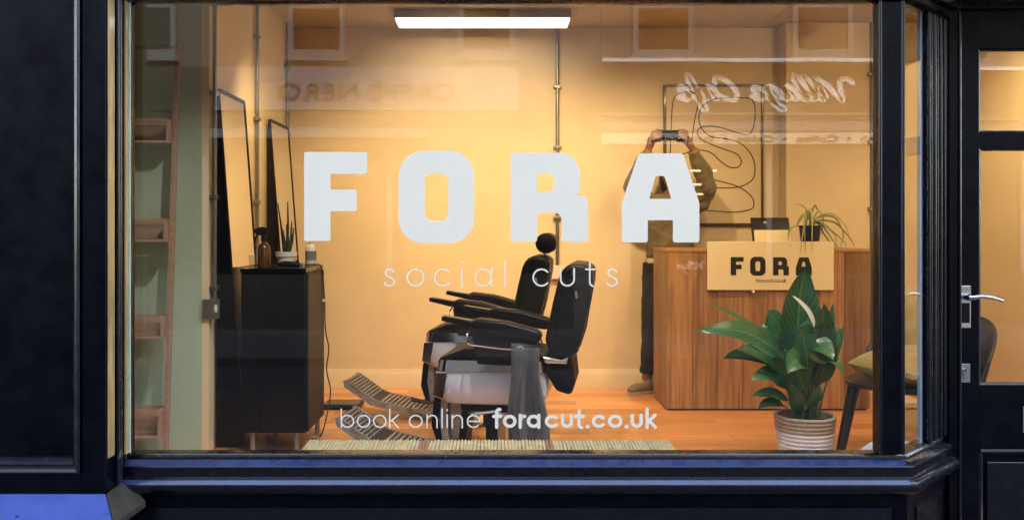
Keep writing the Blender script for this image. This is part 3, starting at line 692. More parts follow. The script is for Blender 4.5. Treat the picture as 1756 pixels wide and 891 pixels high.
# script sign, drawn stroke by stroke
SCR = {'V': (1.05, [[(-.45, 1.2), (-.25, 1.45), (.05, 1.4), (.2, 1.1), (.28, .5), (.36, 0), (.62, .55), (.85, 1.1), (1.1, 1.45)]]),
       'i': (.42, [[(0, .25), (.14, .88), (.14, .3), (.22, .05), (.42, .25)], [(.2, 1.2), (.21, 1.22)]]),
       'l': (.42, [[(0, .25), (.3, 1.1), (.3, 1.6), (.18, 1.65), (.1, 1.2), (.1, .3), (.2, .03), (.42, .25)]]),
       'a': (.78, [[(.55, .8), (.32, .92), (.06, .55), (.16, .08), (.42, .25), (.58, .88), (.54, .3), (.62, .05), (.78, .25)]]),
       'g': (.8, [[(.55, .8), (.32, .92), (.06, .55), (.16, .1), (.42, .3), (.58, .88), (.52, -.2), (.32, -.7), (.12, -.55), (.4, -.15), (.8, .25)]]),
       'e': (.62, [[(0, .25), (.35, .5), (.42, .8), (.25, .92), (.08, .6), (.14, .12), (.35, .04), (.62, .25)]]),
       'C': (1.0, [[(.95, 1.15), (.85, 1.5), (.55, 1.5), (.2, 1.0), (.12, .4), (.35, .0), (.7, .1), (1.0, .3)]]),
       'f': (.55, [[(0, .25), (.3, .9), (.42, 1.5), (.28, 1.65), (.18, 1.2), (.16, .1), (.08, -.65), (.22, -.7), (.3, -.2), (.2, .05), (.55, .25)]])}
def script(parent, text, px0, px1, pybase, k, m, y, hw=.1):
    x = .45; j = 0; tot = .45 + sum(.55 if c == ' ' else SCR[c][0] for c in text); kk = (px1 - px0) / (tot + .35)
    for ch in text:
        if ch == ' ': x += .55; continue
        a, st = SCR[ch]; mb = MB()
        for s_ in st:
            pts = catmull([(x + p[0] + .28 * p[1], p[1], 0) for p in s_], 5)
            ribbon(mb, [(p.x, p.y) for p in pts], hw * kk * OV / F, y + .0004 * j, lambda u: ox(px1 - u * kk), lambda v: oz(pybase - v * k)); j += 1
        x += a; mb.build('sign_letter', m, parent, smooth=False)
script(br, 'Village Cafe', 1150, 1470, 173, 25, SIGNL, OY + .07, .125)
script(br, 'Village', 1160, 1215, 462, 9, VINYL, OY - .08); script(br, 'Cafe', 1172, 1210, 484, 9, VINYL, OY - .08)
for px, py, wd, lab in ((1195, 292, 18, 'upper wide lit strip lamp in the cafe window across the street'), (1228, 292, 7, 'short lit lamp at the right in the cafe window'), (1193, 316, 24, 'longest lit strip lamp in the cafe window across the street'), (1200, 333, 16, 'lowest lit strip lamp in the cafe window across the street')):
    cl = tag(slab('cafe_lamp', CAFEL, ox(px - wd / 2), ox(px + wd / 2), OY - .09, OY - .07, oz(py + 1.8), oz(py - 1.8)), lab, 'lamp', 'cafe window lamps across the street')

# ------------------------------------------------------------------ lamps of the shop, then added fill spots by the window
pl = thing('panel_light', 'white ceiling strip light with dark grey housing', 'ceiling light', (wx(828, 6.65), 6.65, 2.68))
x0, x1 = wx(682, 6.65), wx(974, 6.65)
MB().prism([(6.50, 2.69), (6.80, 2.69), (6.78, CZ - .001), (6.52, CZ - .001)], x0 - .01, x1 + .01, 'x').build('housing', mat('light_housing', (.36, .34, .31), rough=.4, metal=.4), pl)
MB().prism([(6.51, 2.6895), (6.535, 2.672), (6.765, 2.672), (6.79, 2.6895)], x0, x1, 'x').build('diffuser', TUBE, pl)
def track_spot(x, y, z, aim, energy, cone, blend, col, label, rad=.045):
    if 'lily' in label or 'bench' in label or 'chairs' in label or 'shelf' in label: col = (1, .9, .76)
    t = thing('track_spot', label, 'spotlight', (x, y, z), 'track spotlights')
    d = (Vector(aim) - Vector((x, y, z))).normalized(); q = d.to_track_quat('-Z', 'Y').to_matrix()
    MB().lathe([(.0, .14), (.03, .14), (.042, .12), (.045, .0), (.040, 0), (.036, .03), (0, .03)], 18).build('head', BLACKM)
    o = C.objects[-1] if False else [o for o in C.objects if o.name.split('.')[0] == 'head' and o.parent is None][-1]
    o.parent = t; o.rotation_euler = q.to_euler()
    MB().tube([(x, y, z + .03), (x, y, CZ - .016)], .008, 8).build('stem', BLACKM, t)
    b_ = MB().lathe([(0, 0), (.03, 0), (.03, .004), (0, .006)], 16).build('bulb', BULB); b_.parent = t; b_.location = q @ Vector((0, 0, .022)); b_.rotation_euler = q.to_euler()
    ld = bpy.data.lights.new('spot_lamp', 'SPOT'); ld.energy = energy * LK; ld.spot_size = R(cone); ld.spot_blend = blend; ld.color = col; ld.shadow_soft_size = rad
    lo_ = bpy.data.objects.new('spot_lamp', ld); C.objects.link(lo_); lo_.parent = t; lo_.location = d * .012; lo_.rotation_euler = q.to_euler()
WARM = (1, .675, .305); LK = .061
tr = tag(slab('lighting_track', BLACKM, -1.3, 3.2, 5.385, 5.415, CZ - .016, CZ - .0005), 'black ceiling lighting track carrying the spotlights', 'track')
LAMPS = [((-.25, 5.4), (-.2, 7.14, 1.62), 235, 80, 1.0, 'track spot aimed at the back wall left of centre'),
         ((.75, 5.4), (.6, 7.1, .55), 360, 98, 1.0, 'track spot aimed at the floor in the middle'),
         ((-1.15, 5.4), (-.95, 7.0, .5), 270, 92, 1.0, 'track spot nearest the left wall mirrors'),
         ((1.6, 5.4), (1.5, 7.1, .75), 90, 95, 1.0, 'track spot aimed at the framed drawing'),
         ((2.6, 5.4), (3.4, 6.1, 1.15), 190, 100, 1.0, 'track spot nearest the right wall')]
for (x, y), aim, en, cone, bl_, lab in LAMPS: track_spot(x, y, 2.66, aim, en, cone, bl_, WARM, lab)
tr2 = tag(slab('lighting_track', BLACKM, -.9, 3.0, 3.705, 3.735, CZ - .016, CZ - .0005), 'unseen black ceiling track added near the window for fill spots', 'track')  # this track and its spots are added, unseen fill for the front zone
for (x, y), aim, en, cone, bl_, lab in [((1.9, 3.72), (1.9, 6.2, .6), 95, 90, .9, 'added fill spot aimed at the front of the desk'),
                                        ((0.1, 3.72), (-.2, 5.0, .3), 330, 80, .9, 'added fill spot aimed at the barber chairs'),
                                        ((2.9, 3.72), (3.4, 5.5, 1.1), 230, 130, .9, 'added fill spot washing the wall behind the door'),
                                        ((.45, 3.72), (.1, 3.6, .3), 80, 120, .9, 'added fill spot aimed at the woven bench'),
                                        ((1.45, 3.72), (1.55, 4.6, .4), 130, 80, .9, 'added fill spot above the peace lily'),
                                        ((-.75, 3.72), (-1.95, 5.1, .3), 150, 62, 1.0, 'added fill spot aimed at the ladder shelf')]:
    track_spot(x, y, 2.66, aim, en, cone, bl_, WARM, lab)

# ------------------------------------------------------------------ conduits
def conduit(px, Y, x, z0, z1, zs, label, r_=.0125, onback=False, box=None):
    t = thing('conduit', label, 'conduit', (x, Y, z0), 'steel conduits')
    MB().tube([(x, Y, z0), (x, Y, z1)], r_, 10).build('pipe', CONDUIT, t)
    for z in zs:
        if onback: MB().box(x - .03, x + .03, Y - .016, Y + .018, z - .012, z + .012).build('clip', CONDUIT, t, bevel=.004)
        else: MB().box(x - .024, x + .018, Y - .028, Y + .028, z - .012, z + .012).build('clip', CONDUIT, t, bevel=.004)
    return t
c1 = conduit(365, 5.155, -1.552, wz(540, 5.15), CZ - .001, [wz(160, 5.15), wz(338, 5.15), .9], 'steel conduit ending in a switch box beside the ladder shelf')
bx_ = MB().box(-1.605, -1.515, 5.105, 5.127, wz(545, 5.13), wz(512, 5.13)).build('switch_box', STEEL, c1, bevel=.004)
MB().box(-1.538, -1.522, 5.100, 5.1045, wz(534, 5.13), wz(521, 5.13)).build('rocker', WHITEPL, bx_, bevel=.001)
conduit(443, 6.09, -1.556, 1.0, CZ - .001, [wz(63, 6.09), wz(204, 6.09), wz(346, 6.09)], 'steel conduit on the left wall between the two mirrors')
conduit(495, 6.98, -1.556, .15, CZ - .001, [wz(115, 6.98), wz(232, 6.98)], 'steel conduit in the corner behind the far mirror')
c4 = conduit(955, 7.122, wx(956, 7.12), wz(455, 7.12), CZ - .001, [wz(149, 7.12), wz(252, 7.12), 1.3], 'steel conduit down the middle of the back wall', onback=True)
MB().box(wx(944, 7.12), wx(968, 7.12), 7.09, 7.139, wz(478, 7.12), wz(455, 7.12)).build('socket_box', WHITEPL, c4, bevel=.004)
conduit(1495, 6.932, wx(1496, 6.93), .15, CZ - .001, [wz(128, 6.93), wz(243, 6.93), wz(358, 6.93)], 'steel conduit on the right of the back wall', onback=True)

# ------------------------------------------------------------------ ladder shelf
YS = 5.06
ls = thing('ladder_shelf', 'brown wooden ladder shelf leaning on the sage wall', 'shelf', (-1.85, 5.0, 0))
ztop = wz(78, YS)
def leanx(px_top, px_bot, z):
    t = 1 - z / ztop; return wx(px_top + (px_bot - px_top) * t, YS)
for pt, pb in ((305, 295), (205, 205)):
    MB().add([(leanx(pt, pb, z) + dx, YS + dy - .1 * (1 - z / ztop), z) for z in (.0, ztop) for dx, dy in ((-.012, -.02), (.012, -.02), (.012, .02), (-.012, .02))],
             [(0, 3, 2, 1), (4, 5, 6, 7), (0, 1, 5, 4), (1, 2, 6, 5), (2, 3, 7, 6), (3, 0, 4, 7)]).build('upright', SHELFW, ls, bevel=.003)
xa = wx(206, YS); 
MB().box(xa, wx(303, YS) - .013, YS - .012, YS + .012, ztop - .03, ztop - .002).build('top_rung', SHELFW, ls, bevel=.003)
for yt, yb in ((207, 248), (374, 414), (537, 575), (691, 740)):
    zt, zb = wz(yt, YS), wz(yb, YS); xr = leanx(305, 295, zt) - .0135; yo = -.1 * (1 - zt / ztop)
    bx2 = MB().box(xa, xr, YS + yo + .03, YS + yo + .042, zb + .016, zt - .002).build('shelf_back', SHELFW, ls, bevel=.001)
    MB().box(xa, xr, YS + yo - .09, YS + yo + .029, zb, zb + .014).build('shelf_board', SHELFW, ls, bevel=.002)
    MB().box(xa, xr, YS + yo - .092, YS + yo - .08, zt - .036, zt).build('front_rail', SHELFW, ls, bevel=.002)
    MB().box(xr - .012, xr - .0005, YS + yo - .079, YS + yo + .029, zb + .0145, zt - .003).build('shelf_cheek', SHELFW, ls, bevel=.002)

# ------------------------------------------------------------------ leaning mirrors on the left wall
def wedge_mirror(y0, y1, zt, xt, xb, label):
    t = thing('leaning_mirror', label, 'mirror', (xb, (y0 + y1) / 2, 0), 'leaning mirrors')
    pz = .03
    MB().prism([(-1.554, pz), (-1.554, zt), (xt, zt), (xb, pz)], y0, y1).build('backing', BLACK, t, smooth=False)
    d = Vector((xb - xt, 0, pz - zt)); nrm = Vector((-d.z, 0, d.x)).normalized()
    if nrm.x < 0: nrm = -nrm
    def q(s_, y, o): return Vector((xt, y, zt)) + d * s_ + nrm * o
    g = .012
    MB().add([q(.008, y0 + g, .002), q(.008, y1 - g, .002), q(.505, y1 - g, .002), q(.505, y0 + g, .002)], [(0, 1, 2, 3)]).build('mirror_glass', MIRROR, t, smooth=False, solid=.002)
    for a, b in ((y0, y0 + g), (y1 - g, y1)):
        MB().add([q(s_, y, o) for s_ in (0, 1) for y, o in ((a, .0005), (b, .0005), (b, .008), (a, .008))], [(0, 1, 5, 4), (1, 2, 6, 5), (2, 3, 7, 6), (3, 0, 4, 7), (0, 3, 2, 1), (4, 5, 6, 7)]).build('rim', BLACKM, t, smooth=False)
    MB().add([q(s_, y, o) for s_ in (-.003, .0075) for y, o in ((y0 + g, .0005), (y1 - g, .0005), (y1 - g, .008), (y0 + g, .008))], [(0, 1, 5, 4), (1, 2, 6, 5), (2, 3, 7, 6), (3, 0, 4, 7), (0, 3, 2, 1), (4, 5, 6, 7)]).build('rim', BLACKM, t, smooth=False)
wedge_mirror(5.20, 5.74, 2.0, -1.548, -1.405, 'nearer tall black backed mirror leaning on the left wall')
wedge_mirror(6.37, 6.94, 1.965, -1.545, -1.40, 'farther tall black backed mirror leaning on the left wall')

# ------------------------------------------------------------------ black cabinet and what stands on it
cb = thing('barber_cabinet', 'black gloss barber cabinet on chrome legs', 'cabinet', (-1.2, 5.35, 0))
cx0, cx1, cy0, cy1, cz0, cz1 = -1.395, -1.04, 5.11, 5.60, .106, .985
MB().box(cx0, cx1, cy0, cy1, cz0, cz1).build('carcass', BLACK, cb, bevel=.004)
MB().box(cx0 + .003, cx0 + .10, cy0 - .012, cy0 - .0005, cz0 + .004, cz1 - .004).build('front_panel', BLACK, cb, bevel=.003)
MB().box(cx0 + .104, cx1 - .003, cy0 - .014, cy0 - .0005, cz0 + .004, cz1 - .004).build('front_panel', BLACK, cb, bevel=.003)
MB().box(cx0 - .003, cx1 + .004, cy0 - .015, cy1 + .004, cz1 + .0005, cz1 + .022).build('top', BLACK, cb, bevel=.004)
MB().box(cx1 + .0005, cx1 + .012, cy0 + .01, cy1 - .01, cz0 + .006, cz1 - .006).build('side_panel', BLACKM, cb, bevel=.003)
for lx, ly in ((-1.335, 5.13), (-1.095, 5.13), (-1.30, 5.55), (-1.06, 5.55)):
    MB().lathe([(.024, 0), (.024, .006), (.014, .012), (.014, cz0)], 14, (lx, ly, 0)).build('leg', LEGM, cb)
CT = cz1 + .0225
sb = thing('spray_bottle', 'amber spray bottle with black trigger on the black cabinet', 'bottle', (-1.315, 5.21, CT))
bx0 = Vector((-1.292, 5.2, CT))
MB().lathe([(.0, 0), (.034, 0), (.037, .01), (.037, .10), (.03, .125), (.014, .14), (.014, .15), (0, .15)], 20, bx0).build('bottle', AMBER, sb)
MB().lathe([(.016, .148), (.016, .172), (.012, .176), (0, .176)], 14, bx0).build('collar', BLACKM, sb)
MB().prism([(bx0.x - .055, bx0.z + .195), (bx0.x - .05, bx0.z + .215), (bx0.x - .01, bx0.z + .228), (bx0.x + .022, bx0.z + .22), (bx0.x + .026, bx0.z + .195), (bx0.x + .012, bx0.z + .175), (bx0.x - .012, bx0.z + .175)], bx0.y - .011, bx0.y + .011).build('spray_head', BLACKM, sb, bevel=.004)
MB().tube([(bx0.x - .03, bx0.y, bx0.z + .195), (bx0.x - .045, bx0.y, bx0.z + .165), (bx0.x - .05, bx0.y, bx0.z + .14)], .006, 8).build('trigger', BLACKM, sb)
sb.location = (bx0.x, bx0.y, bx0.z); 
for ch in sb.children:
    for v in ch.data.vertices: v.co += Vector((-1.315, 5.21, CT)) - bx0
cp_ = thing('potted_cactus', 'tall thin dark cactus in a white pot on the cabinet', 'plant', (-1.195, 5.33, CT))
pc = Vector((-1.195, 5.33, CT))
MB().lathe([(0, 0), (.045, 0), (.053, .055), (.060, .058), (.061, .085), (.054, .085), (.052, .07), (0, .07)], 22, pc).build('pot', CERAM, cp_)
MB().lathe([(0, .073), (.0515, .0715)], 16, pc).build('soil', SOIL, cp_)
rs = random.Random(5)
for i, (dx, dy, h) in enumerate(((-.03, 0, .29), (.004, .01, .30), (.026, -.008, .19), (-.012, -.02, .14), (.03, .02, .15), (.012, -.022, .12), (-.03, .015, .16), (.0, .0, .17))):
    top = pc + Vector((dx * 1.25 - (.012 if i == 0 else 0), dy, .07 + h)); m0 = pc + Vector((dx * .5, dy * .5, .07)); st = MB()
    st.tube([m0, m0.lerp(top, .5) + Vector((.004, 0, 0)), top], [.006, .0065, .003], 7)
    for k in range(int(h * 150)):
        p = m0.lerp(top, .1 + .88 * rs.random()); a = rs.random() * 6.28; l_ = .010 + .014 * rs.random() * (1 if h < .25 else .45)
        d = Vector((math.cos(a), math.sin(a), .7)).normalized() * l_; sd = Vector((-math.sin(a), math.cos(a), 0)) * .0022
        st.add([p - sd, p + sd, p + d], [(0, 1, 2)])
    st.build('stem', ROSEM, cp_)
pb = thing('pump_bottle', 'white labelled pump bottle at the far edge of the cabinet', 'bottle', (-1.09, 5.50, CT))
q0 = Vector((-1.09, 5.50, CT))
MB().lathe([(0, 0), (.03, 0), (.032, .006), (.032, .105), (.022, .118), (.011, .122), (.011, .135), (0, .135)], 20, q0).build('bottle', WHITEPL, pb)
MB().lathe([(.0325, .03), (.0325, .085)], 20, q0).build('paper_label', mat('grey_label', (.3, .3, .26), rough=.7, var=.3, scale=90, stretch=(1, 1, 6)), pb)
MB().tube([q0 + Vector((0, 0, .134)), q0 + Vector((0, 0, .165)), q0 + Vector((-.03, 0, .168))], .006, 8).build('pump', WHITEPL, pb)
tb = thing('glass_tumbler', 'small clear tumbler beside the spray bottle', 'glass', (-1.345, 5.16, CT))
MB().lathe([(.0, .002), (.018, .002), (.022, .07), (.020, .07), (.0165, .008), (0, .008)], 18, (-1.345, 5.16, CT)).build('tumbler', glass_mat('tumbler_glass', tint=(.9, .93, .95), grime=.02), tb)
hd = thing('hair_clipper', 'black hair clipper lying on the cabinet with its cable', 'clipper', (-1.13, 5.2, CT))
MB().tube([(-1.21, 5.19, CT + .016), (-1.17, 5.185, CT + .02), (-1.11, 5.18, CT + .018), (-1.085, 5.18, CT + .016)], [.012, .018, .017, .012], 12).build('body', BLACKM, hd)
MB().box(-1.084, -1.066, 5.163, 5.197, CT + .004, CT + .026).build('blade', STEEL, hd, bevel=.002)
pcb = catmull([(-1.21, 5.19, CT + .014), (-1.24, 5.25, CT + .006), (-1.12, 5.30, CT + .006), (-1.05, 5.4, CT + .008), (-1.026, 5.5, CT - .02), (-1.02, 5.56, .8), (-1.022, 5.6, .62), (-1.005, 5.62, .5), (-1.015, 5.6, .38), (-.995, 5.62, .25), (-1.01, 5.6, .12), (-1.03, 5.5, .006), (-1.07, 5.42, .005)], 6)
MB().tube(pcb, .0042, 6).build('power_cable', RUBBER, hd)
MB().box(-1.028, -1.008, 5.535, 5.55, .79, .805).build('cable_tag', WHITEPL, hd)

# ------------------------------------------------------------------ reception desk
FY = 6.27; DXL = wx(1143, FY); DXR = wx(1492, FY); DBK = 6.79; DZ = 1.085
dk = thing('reception_desk', 'reception desk clad in vertical walnut boards', 'desk', ((DXL + DXR) / 2, 6.5, 0))
MB().box(DXL + .02, DXR - .02, FY + .02, DBK, .0, DZ - .02).build('carcass', BLACKM, dk, smooth=False)
npl = 8; wpl = (DXR - DXL) / npl
for i in range(npl):
    MB().box(DXL + i * wpl + .0012, DXL + (i + 1) * wpl - .0012, FY + (.0015 if i % 3 == 1 else 0), FY + .019, .012, DZ - .022).build('board', DESKW, dk, bevel=.0015)
for i in range(3):
    d0 = FY + .0195 + i * (DBK - FY - .02) / 3; d1 = d0 + (DBK - FY - .02) / 3 - .0024
    MB().box(DXL, DXL + .019, d0, d1, .012, DZ - .022).build('board', DESKW, dk, bevel=.0015)
MB().box(DXL - .004, DXR + .004, FY - .004, DBK + .004, DZ - .0215, DZ).build('top', DESKT, dk, bevel=.003)
sg = thing('desk_sign', 'cream sign board reading FORA on the front of the desk', 'sign', (wx(1321, 6.24), 6.25, wz(497, 6.245)))
SY = 6.245
MB().box(wx(1213, SY), wx(1430, SY), SY, SY + .018, wz(497, SY), wz(414, SY)).build('board', SIGNW, sg, bevel=.002)
k_ = (1392 - 1253) / (1199.6 - 521.3)
fora_letters(sg, lambda p: wx(1253 + (p - 521.3) * k_, SY), lambda p: wz(440 + (p - 258.5) * k_, SY), SY - .001, .0012, INK)
word(sg, 'fora', 1296.5, 1311.5, 484, 4.6, .22, SY - .001, lambda p: wx(p, SY), lambda p: wz(p, SY), INK, track=.16)
word(sg, 'cut.co.uk', 1313, 1348, 484, 4.6, .22, SY - .001, lambda p: wx(p, SY), lambda p: wz(p, SY), INK, track=.18)
MB().ball((wx(1292, SY), SY + .004, wz(500, SY)), .011, 12, 8).build('fixing_knob', SIGNW, sg)
# tablet stand
ts = thing('tablet_stand', 'black tablet stand with a cream lower front on the desk', 'tablet', (wx(1322, 6.5), 6.5, DZ))
TY = 6.47
MB().prism([(TY - .02, DZ + .012), (TY - .015, DZ + .012), (TY + .055, wz(373, TY)), (TY + .045, wz(373, TY))], wx(1290, TY), wx(1356, TY), 'x').build('screen', BLACK, ts, bevel=.003)
MB().prism([(TY - .026, DZ + .02), (TY - .021, DZ + .016), (TY + .004, wz(395, TY)), (TY - .001, wz(394, TY))], wx(1293, TY), wx(1355, TY), 'x').build('cream_panel', CREAM, ts, bevel=.002)
MB().box(wx(1289, TY), wx(1365, TY), TY - .03, TY + .12, DZ + .0005, DZ + .011).build('base', BLACKM, ts, bevel=.003)
MB().ball((wx(1314, TY), TY + .028, wz(382, TY)), .011, 10, 6, (1.3, .3, 1)).build('emblem', STEEL, ts)
# spider plant
SPY = 6.45
spn = thing('spider_plant', 'spider plant with arching striped leaves in a black pot', 'plant', (wx(1389, SPY), SPY, DZ))
pc = Vector((wx(1389, SPY), SPY, DZ))
MB().lathe([(0, 0), (.052, 0), (.058, .006), (.074, .145), (.08, .147), (.08, .158), (.071, .158), (.069, .14), (0, .14)], 24, pc).build('pot', BLACK, spn)
MB().lathe([(0, .142), (.0685, .141)], 16, pc).build('soil', SOIL, spn)
def strap_leaf(parent, pts, w0, m, name='leaf', up=Vector((0, 0, 1))):
    P = catmull(pts, 5); mb = MB(); N = len(P)
    for i, p in enumerate(P):
        t = (P[min(i + 1, N - 1)] - P[max(i - 1, 0)]).normalized(); s_ = t.cross(Vector((.25, -1, .3))).normalized(); f_ = i / (N - 1)
        ww = w0 * (.55 + .6 * math.sin(min(1, f_ * 1.5) * math.pi * .6)) * (1 - f_ ** 4 * .93); nrm = s_.cross(t)
        mb.v += [p - s_ * ww, p + nrm * ww * .35, p + s_ * ww]
    for i in range(N - 1):
        a = i * 3; mb.f += [(a, a + 1, a + 4, a + 3), (a + 1, a + 2, a + 5, a + 4)]
    return mb.build(name, m, parent)
def sp_pt(px, py, dy): v = at(px, py, SPY + dy); return v
crown = pc + Vector((0, 0, .16))
SPL = [[(1393, 372), (1385, 360), (1372, 378), (1365, 390)], [(1391, 370), (1391, 358), (1393, 380), (1392, 436)], [(1388, 372), (1383, 366), (1379, 385), (1372, 436)], [(1387, 374), (1384, 372), (1380, 392), (1382, 436)],
       [(1396, 372), (1405, 362), (1412, 378), (1408, 405)], [(1400, 374), (1425, 366), (1448, 385), (1456, 404)], [(1400, 374), (1430, 372), (1446, 400), (1440, 424)], [(1402, 378), (1425, 395), (1445, 412), (1452, 424)],
       [(1402, 379), (1420, 400), (1432, 418), (1438, 426)], [(1402, 380), (1418, 388), (1432, 404), (1434, 420)], [(1402, 378), (1432, 382), (1455, 405), (1467, 425)], [(1402, 382), (1412, 400), (1428, 420), (1437, 424)],
       [(1390, 372), (1397, 352), (1402, 360), (1414, 372)], [(1386, 374), (1378, 368), (1370, 376), (1366, 386)], [(1390, 372), (1388, 362), (1384, 376), (1378, 420)]]
rs = random.Random(3)
for i, L in enumerate(SPL):
    dy0 = -.04 - .05 * rs.random() if L[-1][1] > 426 else (rs.random() - .5) * .12
    if L[-1][1] > 426: dy0 = -.235
    pts = [crown + Vector((rs.uniform(-.02, .02), rs.uniform(-.02, .02), -.02))] + [sp_pt(px, py, dy0 * (k + 1) / 4) for k, (px, py) in enumerate(L)]
    strap_leaf(spn, pts, .007, SPIDER)
strap_leaf(spn, [crown, sp_pt(1385, 362, -.03), sp_pt(1374, 352, -.05), sp_pt(1362, 349, -.06)], .006, SPIDERD)
strap_leaf(spn, [sp_pt(1366, 386, -.05) + Vector((.01, 0, .0)), sp_pt(1356, 392, -.08), sp_pt(1352, 405, -.1), sp_pt(1356, 424, -.26)], .007, SPIDER)

# ------------------------------------------------------------------ framed drawing
AY = 7.11
ar = thing('framed_drawing', 'brown framed abstract single line drawing on the back wall', 'picture', (wx(1224, AY), AY, wz(386, AY)))
ax0, ax1, az0, az1 = wx(1138.5, AY), wx(1309.5, AY), wz(386.5, AY), wz(144.5, AY); fw = .018
MB().box(ax0 + fw, ax1 - fw, AY + .008, AY + .02, az0 + fw, az1 - fw).build('paper', PAPER, ar, smooth=False)
for nm, b in (('frame_side', (ax0, ax0 + fw, az0, az1)), ('frame_side', (ax1 - fw, ax1, az0, az1)), ('frame_rail', (ax0 + fw + .0003, ax1 - fw - .0003, az0, az0 + fw)), ('frame_rail', (ax0 + fw + .0003, ax1 - fw - .0003, az1 - fw, az1))):
    MB().box(b[0], b[1], AY - .006, AY + .028, b[2], b[3]).build(nm, FRAMEW, ar, bevel=.002)
def Zd(x, y): return (1040 + x / 2.785, 120 + y / 2.785)
line1 = [Zd(305, 395), Zd(310, 280), Zd(315, 180), Zd(330, 125), Zd(380, 103), Zd(425, 115), Zd(437, 160), Zd(420, 250), Zd(410, 330), Zd(402, 400)]
line2 = [Zd(365, 400), Zd(440, 382), Zd(500, 395), Zd(545, 435), Zd(590, 464), Zd(630, 463), Zd(645, 435), Zd(620, 400), Zd(540, 370), Zd(460, 335), Zd(435, 300), Zd(450, 275), Zd(500, 268), Zd(560, 278), Zd(620, 298), Zd(680, 308), Zd(706, 260),
         Zd(711, 190), Zd(700, 145), Zd(680, 135), Zd(580, 133), Zd(500, 145), Zd(455, 180), Zd(442, 235), Zd(460, 285), Zd(500, 318), Zd(570, 328), Zd(640, 350), Zd(690, 400), Zd(710, 460), Zd(700, 520), Zd(650, 553), Zd(580, 563), Zd(450, 560)]
line3 = [Zd(450, 515), Zd(530, 528), Zd(630, 557), Zd(690, 600), Zd(705, 640), Zd(690, 665), Zd(620, 678), Zd(540, 675), Zd(440, 667)]
ln = MB()
for j, L in enumerate((line1, line2, line3)):
    P = catmull([(p[0], p[1], 0) for p in L], 6); ribbon(ln, [(p.x, p.y) for p in P], .0042, AY + .0068 - .0002 * j, lambda u: wx(u, AY), lambda v: wz(v, AY))
ln.build('drawn_line', mat('brown_drawn_line', (.07, .045, .022), rough=.8), ar, smooth=False)

